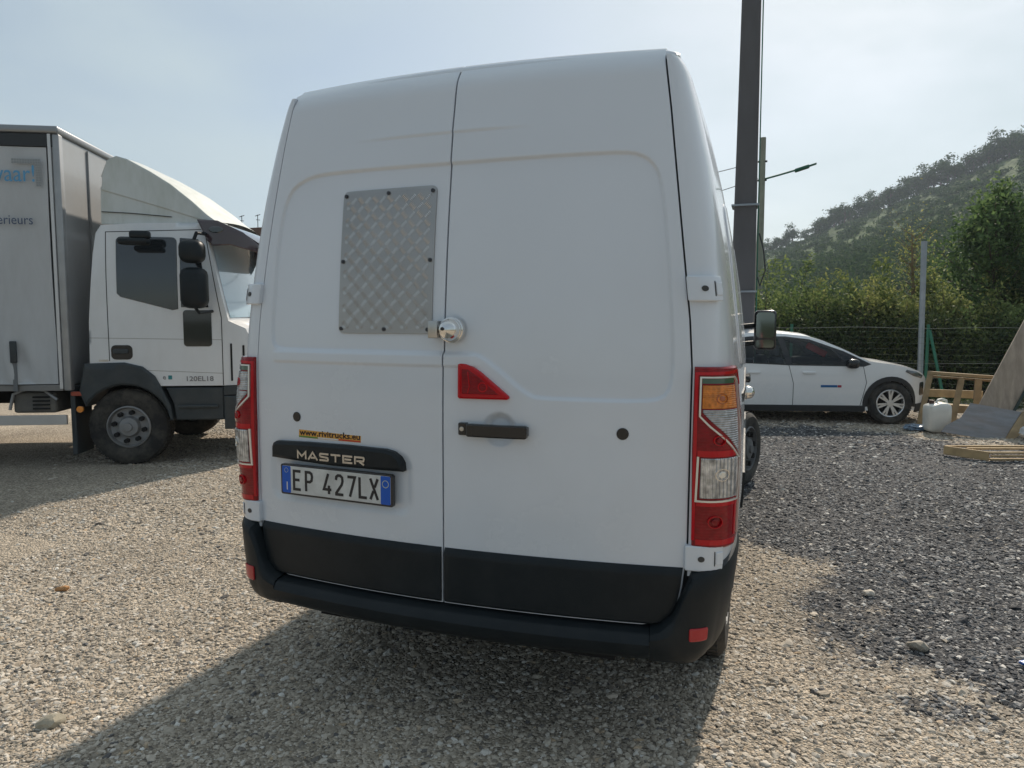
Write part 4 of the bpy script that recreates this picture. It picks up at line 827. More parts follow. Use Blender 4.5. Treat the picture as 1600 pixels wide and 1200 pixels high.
for k in range(6):
    u = -1.015-.72*k; bm = bmesh.new(); box(bm, (u-.02, -.085, .80), (u+.02, -.075, 1.10)); finish(bm, 'curtain_strap', mat('grey_webbing', (.16, .17, .18), .7), lorry, False)
    bm = bmesh.new(); box(bm, (u-.032, -.10, 1.09), (u+.032, -.078, 1.31), .008); finish(bm, 'strap_buckle', hous, lorry, True)
fX = lambda u, z, d: Vector((u, -.085-d, z))
bl_t = mat('curtain_print_blue', (.10, .32, .55), .6); nv_t = mat('curtain_print_slate', (.07, .10, .17), .6)
text_on('curtain_lettering', 'waar!', .235, -1.155, 2.895, fX, .001, bl_t, lorry, sx=.84); text_on('curtain_lettering', 'interieurs', .135, -1.225, 2.475, fX, .001, nv_t, lorry, sx=.88)
mk = mat('curtain_print_grey', (.28, .30, .31), .6)
for i in range(11):
    for j in range(11):
        if j >= 9 or i >= 9:
            u = -.935+i*.0245; z = 2.85+j*.0245; P('print_square', [(u, z), (u+.021, z), (u+.021, z+.021), (u, z+.021)], fX, .001, .0, mk, lorry, .1)

# ================================================================== HATCHBACK
car = thing('hatchback_car', 'small white hatchback parked side-on beyond the van at the right, facing right', 'car', (2.85, 9.59, 0), R(15))
CW = .87
def chw(u, z): return .865-.27*(max(0, z-.93)/.5)**1.3-.46*max(0, (u+.0)/.70)**2.5-.30*max(0, (-2.55-u)/.65)**2.3-.02*(abs(z-.6)/.4)**2
fC = lambda u, z, d: Vector((u, CW-chw(u, z)-d, z)); fCf = lambda u, z, d: Vector((u, CW+chw(u, z)+d, z))
topc = [(.69, .20), (.72, .35), (.73, .55), (.68, .66), (.55, .745), (.32, .83), (.0, .895), (-.24, .925), (-.34, .94), (-.70, 1.125), (-.95, 1.235), (-1.18, 1.305), (-1.55, 1.345), (-2.0, 1.352), (-2.5, 1.325), (-2.85, 1.26), (-3.05, 1.00), (-3.14, .85), (-3.17, .5), (-3.1, .22)]
def archc(cx, r, zb, cz=.31, n=16): a0 = math.asin((zb-cz)/r); return [(cx+r*math.cos(math.pi-a0-(math.pi-2*a0)*k/n), cz+r*math.sin(math.pi-a0-(math.pi-2*a0)*k/n)) for k in range(n+1)]
side = [(-3.08, .22)]+archc(-2.54, .335, .20)+archc(0, .335, .20)+topc
blkc = mat('matt_black_cladding', (.025, .026, .028), .55)
cglass = mat('tinted_car_glass', (.030, .040, .046), .05, spec=.8, coat=1, vary=.5, vscale=3.0)
def see_glass(M, tint, k):
    t = M.node_tree; b = t.nodes['Principled BSDF']; o_ = t.nodes['Material Output']; tr = nd(t, 'ShaderNodeBsdfTransparent'); tr.inputs[0].default_value = (*tint, 1); mm = nd(t, 'ShaderNodeMixShader'); mm.inputs[0].default_value = k
    t.links.new(tr.outputs[0], mm.inputs[1]); t.links.new(b.outputs[0], mm.inputs[2]); t.links.new(mm.outputs[0], o_.inputs[0])
see_glass(cglass, (.7, .75, .77), .30)
SUR2 = [(-2.72, .925), (-2.80, 1.14), (-2.45, 1.262), (-2.0, 1.300), (-1.5, 1.300), (-1.15, 1.258), (-.68, 1.085), (-.30, .895), (-.40, .858), (-1.5, .872)]
SUR = [(-2.70, .935), (-2.77, 1.13), (-2.43, 1.25), (-2.0, 1.288), (-1.5, 1.288), (-1.16, 1.246), (-.69, 1.073), (-.34, .90), (-.41, .87), (-1.5, .884)]
W1 = [(-1.44, .892), (-1.535, 1.275), (-1.25, 1.250), (-.86, 1.115), (-.66, .885)]; W2 = [(-2.30, .915), (-2.34, 1.258), (-1.615, 1.278), (-1.54, .895)]
for f in (fC, fCf):
    P('body_side', side, f, 0, -.01, car_white, car, .06, holes=[SUR])
    P('window_surround', SUR2, f, .004, -.004, blk_gloss, car, .08, holes=[W1, W2])
    P('front_window', W1, f, .006, .002, cglass, car, .07)
    P('quarter_window', [(-.61, .89), (-.79, 1.085), (-.42, .885)], f, .009, .002, cglass, car, .07)
    P('rear_window', W2, f, .006, .002, cglass, car, .07)
    seg_part('door_seam', [([(-1.50, .90), (-1.42, .60), (-1.42, .26)], .008, False), ([(-.42, .90), (-.36, .62), (-.44, .26)], .008, False), ([(-2.30, .92), (-2.25, .60), (-2.12, .45)], .008, False)], f, .0015, seam, car)
    P('sill_cladding', [(-2.17, .18), (-.36, .18), (-.37, .275), (-2.16, .275)], f, .018, -.05, blkc, car, .1, bev=.006)
    for cx in (0, -2.54):
        P('arch_cladding', arcp(cx, .31, .405, -8, 188, 18)+arcp(cx, .31, .335, 188, -8, 18), f, .014, -.03, blkc, car, .05, bev=.005)
    for u in (-1.19, -2.0):
        P('door_handle', rrect(u-.10, .745, u+.09, .785, .015), f, .022, 0, car_white, car, .1, bev=.008)
    P('headlight', [(.22, .815), (.40, .785), (.56, .715), (.52, .675), (.34, .72), (.20, .785)], f, .008, -.01, mat('smoked_headlight', (.08, .09, .10), .1, coat=1), car, .05, bev=.004)
    P('fog_lamp_surround', rrect(.48, .42, .60, .62, .03), f, .008, -.01, blk_gloss, car, .05, bev=.004)
    P('lower_bumper', [(.40, .17), (.66, .18), (.70, .31), (.41, .30)], f, .012, -.02, blkc, car, .06, bev=.006)
P('side_print', [(-1.02, .545), (-.78, .545), (-.78, .580), (-1.02, .580)], fC, .003, -.001, mat('car_print_blue', (.01, .11, .30), .5), car, .1)
P('side_print', [(-.775, .545), (-.72, .545), (-.72, .580), (-.775, .580)], fC, .003, -.001, mat('car_print_red', (.35, .03, .06), .5), car, .1)
seat_m = mat('grey_seat_fabric', (.10, .11, .12), .9)
for (sx_, sy_) in ((-1.45, .42), (-1.45, 1.30), (-2.2, .42), (-2.2, 1.30)):
    bm = bmesh.new(); bar(bm, (sx_, sy_, .45), (sx_-.14, sy_, .97), .45, .12, (1, 0, 0), .04); finish(bm, 'seat', seat_m, car)
    bm = bmesh.new(); bar(bm, (sx_-.14, sy_, 1.0), (sx_-.17, sy_, 1.16), .25, .10, (1, 0, 0), .04); finish(bm, 'headrest', seat_m, car)
bm = bmesh.new(); bar(bm, (-1.12, .40, 1.17), (-.84, .36, 1.02), .03, .10, (0, 0, 1), .02); finish(bm, 'red_cover', mat('red_cover', (.75, .06, .06), .6), car)
bm = bmesh.new(); bar(bm, (-.75, .1, .88), (-.75, 1.64, .88), .5, .12, (0, 0, 1), .04); finish(bm, 'dashboard', dark, car)
bm = bmesh.new(); body_strip(bm, topc, lambda u, z: chw(u, z)-.002, lambda u, z: .05 if u < -.2 else .045, 17, lambda u, t, h, z: Vector((u+(1-t*t)*(.05 if u > .5 else (-.03 if u < -3 else 0)), CW+t*h, z)))
bmesh.ops.recalc_face_normals(bm, faces=bm.faces); finish(bm, 'body_top', car_white, car, True, 45)
bm = bmesh.new(); body_strip(bm, [(-.36, .947), (-.70, 1.125), (-.95, 1.235), (-1.12, 1.29)], lambda u, z: chw(u, z)-.05, lambda u, z: .05, 15, lambda u, t, h, z: Vector((u+.006, CW+t*h, z+.008)))
bmesh.ops.recalc_face_normals(bm, faces=bm.faces); finish(bm, 'windscreen', glass_w, car, True, 60)
bm = bmesh.new(); body_strip(bm, [(-2.88, 1.22), (-3.03, 1.02)], lambda u, z: chw(u, z)-.05, lambda u, z: .05, 15, lambda u, t, h, z: Vector((u-.03, CW+t*h, z+.004))); finish(bm, 'rear_windscreen', glass_w, car, True, 60)
crim = mat('silver_alloy', (.62, .63, .64), .25, metal=.7)
for u in (0, -2.54):
    for y in (.10, 1.64): wheel(car, (u, y, .312), .312, .20, .208, -1 if y < 1 else 1, R(90), 'spoke', crim)
    for y0, y1 in ((.06, .45), (1.29, 1.68)):
        bm = bmesh.new()
        for k in range(12):
            a = math.pi*k/12; b_ = math.pi*(k+1)/12; bm.faces.new([bm.verts.new((u+.345*math.cos(t), y, .31+.345*math.sin(t))) for y, t in ((y0, a), (y1, a), (y1, b_), (y0, b_))])
        bmesh.ops.remove_doubles(bm, verts=bm.verts, dist=1e-4); finish(bm, 'wheel_housing', dark, car, True)
bm = bmesh.new(); box(bm, (-3.0, .30, .20), (.7, 1.44, .35)); finish(bm, 'underbody', dark, car, False)
for sg in (-1, 1):
    bm = bmesh.new(); box(bm, (-.66, -.09, .83), (-.49, .09, .97), .05); o = finish(bm, 'door_mirror', blk_gloss, car, True, 50)
    if sg > 0: o.location.y = 1.72
    bm = bmesh.new(); box(bm, (-.60, .07, .84), (-.52, .16, .88), .01); finish(bm, 'mirror_stalk', blk, o, True)

# ================================================================== POLES
conc = mat('weathered_concrete', (.115, .115, .125), .85, vary=.15, vscale=3, bump=.3, bscale=30, dirt=(.09, .085, .08), dirt_scale=2, dirt_amt=.5, stretch=(1, 1, .3))
conc2 = mat('pale_concrete', (.33, .34, .27), .85, vary=.15, vscale=3, dirt=(.18, .17, .14), dirt_scale=2, dirt_amt=.5)
gm = mat('green_painted_steel', (.02, .14, .09), .5, vary=.2)
galv = mat('galvanised_steel', (.30, .34, .38), .45, metal=.5, vary=.12, vscale=8)
cable = mat('cable_black', (.03, .035, .035), .6)
up_ = thing('utility_pole', 'tall dark tapered concrete pole rising out of the top of the picture behind the van', 'utility pole', (.68, 10.35, 0))
bm = bmesh.new(); rr_ = [(.195, 0), (.188, 2), (.165, 4.3), (.145, 7), (.115, 11)]
for (a, z), (b_, z2) in zip(rr_, rr_[1:]):
    pass
rings = []
for a, z in rr_:
    c4 = []
    for sx, sy in ((1, 1), (-1, 1), (-1, -1), (1, -1)):
        for q in ((1, .86), (.86, 1)) if sx*sy > 0 else ((.86, 1), (1, .86)): c4.append(bm.verts.new((sx*a*q[0], sy*a*q[1], z)))
    rings.append(c4)
for a, b_ in zip(rings, rings[1:]):
    for k in range(8): bm.faces.new((a[k], a[(k+1) % 8], b_[(k+1) % 8], b_[k]))
bm.faces.new(rings[-1]); bmesh.ops.recalc_face_normals(bm, faces=bm.faces); finish(bm, 'shaft', conc, up_, False)
bm = bmesh.new(); tube(bm, [(.222, -.12, .3), (.214, -.12, 2.2), (.196, -.11, 4.4), (.178, -.1, 7), (.15, -.08, 10.6)], .010, 6); finish(bm, 'riser_cable', gm, up_)
for z in (.9, 2.0, 3.4):
    bm = bmesh.new(); box(bm, (-.215, -.215, z), (.215, .215, z+.03)); finish(bm, 'steel_band', galv, up_, False)
bm = bmesh.new(); tube(bm, [(.23, -.16, 2.95), (.30, -.2, 2.7), (.34, -.2, 2.35), (.26, -.18, 2.1), (.22, -.17, 2.25)], .012, 6); finish(bm, 'cable_loop', cable, up_)
lp = thing('street_lamp', 'slim pale concrete lamp post with green arm, just right of the tall pole', 'street lamp', (.76, 21.0, 0))
bm = bmesh.new(); tube(bm, [(0, 0, 0), (0, 0, 3), (0, 0, 7.0)], [.125, .11, .085], 14); finish(bm, 'post', conc2, lp)
bm = bmesh.new(); tube(bm, [(.05, 0, 5.78), (.5, .1, 5.90), (.95, .15, 6.02)], .028, 8); finish(bm, 'arm', gm, lp)
bm = bmesh.new(); Mh = Matrix.Translation((.92, .15, 5.98)) @ Matrix.Rotation(R(-16), 4, 'Y'); box(bm, (0, -.11, -.03), (.42, .11, .06), .03, Mh); finish(bm, 'lamp_head', gm, lp)
bm = bmesh.new(); box(bm, (.38, -.07, 0), (.62, .07, .04), .012, Mh); finish(bm, 'lamp_tip', gm, lp)
for z in (5.75, 6.30):
    bm = bmesh.new(); tube(bm, [(-.14, -.02, z), (.14, -.02, z)], .03, 6); finish(bm, 'bracket', dark, lp)
for i, (a, b_, lb) in enumerate((((-.32, 20.4, 5.8), (-7, 19.2, 5.0), 'upper thin overhead cable leaving the lamp post to the left'), ((-.32, 20.4, 5.36), (-7, 19.2, 3.9), 'lower thin overhead cable leaving the lamp post to the left'))):
    bm = bmesh.new(); A_ = Vector((.65, 20.95, 6.3 if i == 0 else 5.8)); B_ = Vector(b_); tube(bm, [A_.lerp(B_, t)-Vector((0, 0, .5*4*t*(1-t)*.35)) for t in [k/10 for k in range(11)]], .012, 5); o = finish(bm, 'overhead_cable', mat('grey_cable', (.2, .2, .2), .6), None); tag(o, lb, 'cable')
gp = thing('steel_post', 'galvanised grey steel post standing beside the fence above the car bonnet', 'post', (3.67, 12.12, 0))
bm = bmesh.new(); tube(bm, [(0, 0, 0), (-.05, 0, 2.9)], .048, 16); finish(bm, 'post', galv, gp); bm = bmesh.new(); tube(bm, [(-.05, 0, 2.9), (-.05, 0, 2.93)], .052, 16); finish(bm, 'cap', galv, gp)

# fence
fn_ = thing('wire_fence', 'green wire mesh fence behind the car and the scrap wood', 'fence', (0, 11.95, 0))
fx = [-8.0, -5.6, -3.2, -.8, 1.5, 3.72, 6.1, 8.5, 10.9]
for x in fx:
    bm = bmesh.new(); tube(bm, [(x, 0, 0), (x, 0, 1.48)], .026, 10); finish(bm, 'fence_post', gm, fn_)
bm = bmesh.new(); tube(bm, [(3.99, -.3, .05), (3.74, -.02, 1.38)], .024, 8); finish(bm, 'brace', gm, fn_)
for z in (.12, .81, 1.42):
    bm = bmesh.new(); tube(bm, [(x, -.03, z+.012*math.sin(x*3)) for x in np.arange(-8, 10.95, .3)], .0028, 5); finish(bm, 'tension_wire', mat('galvanised_wire', (.22, .25, .24), .5, metal=.3), fn_)
bm = bmesh.new()
for x in np.arange(-8, 10.9, .10): bar(bm, (x, -.01, .02), (x, -.01, 1.42), .003, .003)
for z in np.arange(.05, 1.42, .10): bar(bm, (-8, -.014, z), (10.9, -.014, z), .003, .003)
o = finish(bm, 'wire_mesh', mat('green_wire', (.03, .07, .055), .5), fn_, False); o['kind'] = 'stuff'

# ================================================================== SCRAP WOOD, CAN, BAGS
wood = mat('weathered_pine', (.34, .245, .135), .75, vary=.3, vscale=7, bump=.2, bscale=50, stretch=(1, 1, 1), dirt=(.17, .14, .10), dirt_scale=5, dirt_amt=.4)
wood2 = mat('fresh_pine', (.46, .33, .175), .7, vary=.25, vscale=9, bump=.15, bscale=60)
ply = mat('grey_plywood', (.27, .27, .28), .8, vary=.2, vscale=5, bump=.15, bscale=70, dirt=(.20, .13, .09), dirt_scale=2.2, dirt_amt=.55, stretch=(.6, 3, 3))
plank_m = mat('worn_plank', (.42, .35, .28), .8, vary=.25, vscale=4, bump=.2, bscale=40, dirt=(.14, .12, .11), dirt_scale=3.5, dirt_amt=.6, stretch=(3, 3, .5))
wf = thing('wooden_frame', 'open pine frame propped upright against the fence behind the white can', 'wooden frame', (3.35, 9.6, 0))
def plk(parent, a, b, w_, h_, m_, name='plank', up=(0, 1, 0), bev=.003):
    bm = bmesh.new(); bar(bm, a, b, w_, h_, up, bev); return finish(bm, name, m_, parent, False)
plk(wf, (-.02, .0, .785), (1.75, .55, .66), .045, .09, wood); plk(wf, (-.02, .06, .73), (1.75, .62, .60), .03, .05, wood)
plk(wf, (.0, .01, .76), (-.14, -.15, .02), .07, .05, wood); plk(wf, (.42, .10, .70), (.30, -.06, .08), .075, .05, wood); plk(wf, (.66, .22, .69), (.62, .05, .05), .09, .05, wood)
plk(wf, (1.35, .45, .64), (1.32, .30, .05), .08, .05, wood); plk(wf, (1.72, .60, .62), (1.72, .45, .05), .07, .05, wood)
gb = thing('loose_board', 'pale board lying behind the wooden frame', 'board', (3.3, 10.2, 0)); plk(gb, (.1, .2, .42), (.95, .35, .40), .12, .03, wood2, 'board'); plk(gb, (.1, .25, .2), (.95, .4, .16), .12, .24, wood, 'board')
# long plank leaning on the fence
lk = thing('leaning_plank', 'long wide worn plank leaning steeply at the right edge', 'plank', (4.05, 9.35, 0))
bm = bmesh.new(); a = Vector((.02, 0, .18)); b_ = Vector((1.02, .45, 2.35)); bar(bm, a, b_, .42, .035, up=(0, 1, .1), bev=.003); finish(bm, 'plank', plank_m, lk, False)
plk(lk, (.24, -.01, .15), (1.24, .48, 2.32), .03, .05, mat('dark_green_edge', (.03, .05, .045), .7), 'batten')
# curved grey plywood
pw = thing('plywood_sheet', 'grey curved plywood sheet lying on its side on a wooden rib', 'plywood sheet', (3.3, 8.6, 0))
def plyf(u, v, d):
    p0 = Vector((.02+u*.70, .06*u, .055-u*.10)); n = Vector((0, -1, .3)).normalized(); up2 = Vector((.22+.06*u, .34, .40-.03*u)); k = v
    return p0+up2*k+Vector((-.10, -.14, -.10))*math.sin(math.pi*k)*.35+n*d
P('sheet', [(0, 0), (1.05, 0), (1.05, 1), (.25, 1), (.22, .6), (.05, .3)], lambda u, v, d: plyf(u, v, d), .008, -.008, ply, pw, .06)
P('end_rib', [(0, 0), (.07, 0), (.17, .35), (.17, 1), (0, 1)], lambda u, v, d: plyf(1.055+u, v, d+.0), .03, -.02, wood, pw, .05)
P('end_rib', [(0, .1), (.06, .1), (.06, .9), (0, .9)], lambda u, v, d: plyf(.5+u, v, d), -.012, -.09, wood, pw, .05)
# jerrycan
jc = thing('jerrycan', 'translucent white plastic jerrycan standing in front of the car bumper', 'jerrycan', (3.33, 8.93, 0), R(12))
jm = mat('white_hdpe', (.70, .69, .64), .4, vary=.06, vscale=4, dirt=(.4, .37, .3), dirt_scale=5, dirt_amt=.25)
bm = bmesh.new()
prof = [(.0, .095, .10), (.02, .135, .125), (.06, .15, .14), (.30, .155, .145), (.36, .150, .14), (.395, .13, .12), (.41, .09, .09)]
rings = []
for z, a, b_ in prof:
    rg_ = []
    for k in range(28):
        t = 2*math.pi*k/28; c_, s_ = math.cos(t), math.sin(t); rg_.append(bm.verts.new((math.copysign(abs(c_)**.45, c_)*a, math.copysign(abs(s_)**.45, s_)*b_, z+.01-(.02*(c_ < -.2) if z > .38 else 0))))
    rings.append(rg_)
for a, b_ in zip(rings, rings[1:]):
    for k in range(28): bm.faces.new((a[k], a[(k+1) % 28], b_[(k+1) % 28], b_[k]))
bm.faces.new(rings[0][::-1]); bm.faces.new(rings[-1]); finish(bm, 'can_body', jm, jc, True, 50)
bm = bmesh.new(); tube(bm, [(-.02, 0, .41), (0, 0, .45), (.05, 0, .465), (.11, 0, .445), (.125, 0, .39)], .016, 8); finish(bm, 'handle', jm, jc)
bm = bmesh.new(); tube(bm, [(-.075, 0, .40), (-.075, 0, .45)], .033, 16); finish(bm, 'cap', mat('cap_dark', (.08, .04, .03), .5), jc)
def crumple(name, label, cat, loc, s, m_, seed, flat=.5):
    bm = bmesh.new(); bmesh.ops.create_icosphere(bm, subdivisions=4, radius=1); r = np.random.default_rng(seed); ks = r.normal(0, 3.2, (14, 3)); ph = r.uniform(0, 6, 14)
    for v in bm.verts:
        p = np.array(v.co); k = 1+sum(abs(math.sin(float(ks[i]@p)+ph[i])) for i in range(14))/14*.9-.5; v.co = Vector((p[0]*s*k*1.3, p[1]*s*k, max(-.02, p[2]*s*k*flat)))
    o = finish(bm, name, m_, None, True, 20); o.location = loc; tag(o, label, cat)
crumple('plastic_bag', 'crumpled blue and white plastic bag on the ground left of the white can', 'plastic bag', (3.10, 9.05, .03), .11, mat('bluish_bag', (.20, .28, .38), .35, vary=.9, vscale=14), 4)
crumple('plastic_bag', 'crumpled white plastic bag at the right edge beyond the grey plywood', 'plastic bag', (4.50, 8.55, .10), .20, mat('white_bag', (.62, .64, .66), .3, vary=.25, vscale=12), 5, .7)
crumple('plastic_scrap', 'small bright blue plastic scrap on the gravel at the right edge', 'plastic scrap', (2.235, 1.305, .012), .020, mat('blue_scrap', (.01, .12, .45), .4), 6, .4)
# pallet-like lattice lying on the gravel
pl_ = thing('slatted_crate_frame', 'low slatted pine frame lying flat on the gravel at the right edge', 'wooden frame', (3.08, 6.93, 0), R(15))
plk(pl_, (0, .0, .06), (.0, -.0, .0601), .01, .01, wood2) if False else None
plk(pl_, (.0, .12, .055), (.32, -.20, .045), .022, .10, wood2, 'slat', up=(0, 0, 1)); plk(pl_, (.02, .12, .098), (1.35, .22, .098), .03, .022, wood2, 'slat', up=(0, 0, 1))
plk(pl_, (.18, -.02, .098), (1.35, .06, .098), .03, .022, wood2, 'slat', up=(0, 0, 1)); plk(pl_, (.32, -.20, .085), (1.4, -.10, .085), .03, .02, wood2, 'slat', up=(0, 0, 1))
plk(pl_, (.34, -.205, .05), (1.4, -.11, .05), .028, .02, wood2, 'slat', up=(0, 0, 1)); plk(pl_, (.33, -.20, .012), (1.4, -.10, .012), .03, .022, wood2, 'slat', up=(0, 0, 1))
plk(pl_, (.75, -.15, .07), (.95, .19, .07), .03, .05, wood2, 'slat', up=(0, 0, 1)); plk(pl_, (1.3, -.10, .07), (1.38, .22, .07), .03, .05, wood2, 'slat', up=(0, 0, 1))

# ================================================================== FOLIAGE
def leafmat(name, c0, c1, c2, trans=.42, rough=.65, spec=.12):
    M = bpy.data.materials.new(name); M.use_nodes = True; t = M.node_tree; t.nodes.clear(); o = nd(t, 'ShaderNodeOutputMaterial')
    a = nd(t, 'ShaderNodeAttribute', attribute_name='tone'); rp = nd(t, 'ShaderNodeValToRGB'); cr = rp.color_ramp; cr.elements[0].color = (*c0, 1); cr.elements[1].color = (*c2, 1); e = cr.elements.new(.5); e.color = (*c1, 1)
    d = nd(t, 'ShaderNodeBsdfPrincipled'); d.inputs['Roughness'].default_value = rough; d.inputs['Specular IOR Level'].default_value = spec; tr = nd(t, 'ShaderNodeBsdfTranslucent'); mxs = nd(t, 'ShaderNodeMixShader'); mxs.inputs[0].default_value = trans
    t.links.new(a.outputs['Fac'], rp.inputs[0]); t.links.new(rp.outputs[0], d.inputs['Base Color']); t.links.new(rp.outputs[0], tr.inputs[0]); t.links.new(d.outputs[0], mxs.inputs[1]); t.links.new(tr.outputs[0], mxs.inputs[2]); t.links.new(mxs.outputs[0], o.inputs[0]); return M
lf_green = leafmat('leaves_green', (.05, .095, .035), (.11, .18, .065), (.20, .28, .10))
lf_yel = leafmat('leaves_yellow_green', (.08, .12, .035), (.19, .23, .075), (.36, .36, .13))
lf_olive = leafmat('leaves_olive', (.055, .095, .035), (.135, .19, .065), (.25, .30, .11))
lf_dark = leafmat('leaves_dark', (.025, .042, .02), (.05, .075, .03), (.10, .13, .05), .3)
lf_far = leafmat('leaves_distant', (.028, .062, .028), (.052, .100, .036), (.095, .15, .05), .2, .95, .03)
bark = mat('bark', (.10, .08, .06), .9, bump=.4, bscale=20)
def leaves(name, C_, size, m_, parent, tone, r, loc=None):
    n = len(C_); a = r.normal(size=(n, 3)); a /= np.linalg.norm(a, axis=1)[:, None]; b_ = r.normal(size=(n, 3)); b_ -= a*(a*b_).sum(1)[:, None]; b_ /= np.linalg.norm(b_, axis=1)[:, None]
    s = size*r.uniform(.6, 1.3, n)[:, None]; q = np.stack([C_-a*s, C_+b_*s*.45, C_+a*s, C_-b_*s*.45], 1).reshape(-1, 3)
    me = bpy.data.meshes.new(name); me.vertices.add(4*n); me.vertices.foreach_set('co', q.ravel()); me.loops.add(4*n); me.loops.foreach_set('vertex_index', np.arange(4*n, dtype=np.int32)); me.polygons.add(n); me.polygons.foreach_set('loop_start', (np.arange(n)*4).astype(np.int32)); me.update(calc_edges=True)
    at = me.attributes.new('tone', 'FLOAT', 'POINT'); at.data.foreach_set('value', np.repeat(np.clip(tone, 0, 1), 4).astype(np.float32)); o = link(name, me, m_, parent); return o
def shoots_cloud(r, ns, base_r, h, spread, nl, lat=.16, low=.15):
    """leafy shoots rising from a base: returns leaf centres and tones, and the shoot lines"""
    C_ = []; T = []; L = []
    for k in range(ns):
        ang = r.uniform(0, 6.28); rb = base_r*math.sqrt(r.random()); p = np.array([rb*math.cos(ang), rb*math.sin(ang), 0]); hh = h*r.uniform(.55, 1.0)*(1-.35*(rb/base_r)**2); lean = np.array([math.cos(ang), math.sin(ang), 0])*spread*r.uniform(.2, 1)*hh*.3
        tip = p+lean+np.array([r.normal(0, .08)*hh, r.normal(0, .08)*hh, hh]); mid = (p+tip)/2+r.normal(0, .06, 3)*hh; L.append((p, mid, tip))
        t = low+(1-low)*r.random(nl)**.85; q = (1-t)[:, None]**2*p+2*(t*(1-t))[:, None]*mid+t[:, None]**2*tip; w_ = lat*(1.15-t)*1.5+.05
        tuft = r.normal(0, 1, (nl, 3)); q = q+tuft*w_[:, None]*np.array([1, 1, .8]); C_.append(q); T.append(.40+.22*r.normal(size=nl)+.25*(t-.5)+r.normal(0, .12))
    return np.concatenate(C_), np.concatenate(T), L
def bush(name, label, cat, loc, h, br, ns, nl, m_, seed, size=.05, spread=1, lat=.16, group=None, low=.12):
    r = np.random.default_rng(seed); t = thing(name, label, cat, loc, 0, group); C_, T, L = shoots_cloud(r, ns, br, h, spread, nl, lat, low)
    leaves('foliage', C_, size, m_, t, T, r); bm = bmesh.new()
    for p, m2, q in L[:max(6, ns//2)]: tube(bm, [Vector(p*.6), Vector(m2), Vector(q)], [.03, .018, .005], 5)
    finish(bm, 'stems', bark, t, True); return t
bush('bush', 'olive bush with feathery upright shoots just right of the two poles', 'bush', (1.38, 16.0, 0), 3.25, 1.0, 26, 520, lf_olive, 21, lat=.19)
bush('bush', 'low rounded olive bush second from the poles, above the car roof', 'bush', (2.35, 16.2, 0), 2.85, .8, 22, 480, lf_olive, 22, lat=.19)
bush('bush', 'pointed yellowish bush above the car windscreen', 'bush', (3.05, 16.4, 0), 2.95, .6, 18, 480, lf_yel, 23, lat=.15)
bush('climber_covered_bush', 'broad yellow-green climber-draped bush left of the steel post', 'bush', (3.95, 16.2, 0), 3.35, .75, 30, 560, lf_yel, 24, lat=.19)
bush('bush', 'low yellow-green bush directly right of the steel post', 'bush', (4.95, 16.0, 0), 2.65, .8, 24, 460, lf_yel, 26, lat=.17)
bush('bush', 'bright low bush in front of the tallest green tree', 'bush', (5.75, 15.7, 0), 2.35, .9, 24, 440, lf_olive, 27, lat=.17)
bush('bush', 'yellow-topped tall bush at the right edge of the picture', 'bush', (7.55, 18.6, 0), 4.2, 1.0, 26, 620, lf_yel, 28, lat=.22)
def tree(name, label, loc, h, cr, m_, seed, nl=11000, size=.055, trunk=.09, group=None, cat='tree'):
    r = np.random.default_rng(seed); t = thing(name, label, cat, loc, 0, group); bm = bmesh.new(); tube(bm, [(0, 0, 0), (.05, .03, h*.45), (-.03, 0, h*.95)], [trunk, trunk*.7, trunk*.1], 8); finish(bm, 'trunk', bark, t)
    nb = 42; C_ = []; T = []
    for k in range(nb):
        z0 = h*(.18+.70*k/nb); an = k*2.4+r.uniform(-.4, .4); ln = cr*(1-((k/nb)-.2)**2*1.3)*r.uniform(.45, 1.3)*(1 if k < nb*.8 else .55); d = np.array([math.cos(an), math.sin(an), .45+.8*k/nb]); p0 = np.array([0, 0, z0]); p1 = p0+d*ln
        bm = bmesh.new(); tube(bm, [Vector(p0), Vector(p0*.4+p1*.6+np.array([0, 0, -.05])), Vector(p1)], [trunk*.35, trunk*.2, .005], 5); finish(bm, 'limb', bark, t)
        n = nl//nb; tt = .25+.8*r.random(n); q = p0+(p1-p0)*tt[:, None]+r.normal(0, 1, (n, 3))*(.10+.16*tt[:, None]*cr*.5); C_.append(q); T.append(.35+.2*r.normal(size=n)+r.normal(0, .15))
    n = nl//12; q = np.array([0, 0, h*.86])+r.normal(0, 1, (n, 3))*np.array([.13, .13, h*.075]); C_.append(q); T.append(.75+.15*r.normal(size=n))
    leaves('crown', np.concatenate(C_), size, m_, t, np.concatenate(T), r); return t
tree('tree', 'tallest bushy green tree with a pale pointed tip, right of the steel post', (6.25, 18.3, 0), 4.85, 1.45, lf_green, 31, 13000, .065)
tree('tree', 'darker young tree behind and right of the tallest green tree', (7.4, 20.5, 0), 4.3, 1.2, lf_green, 32, 9000, .06)
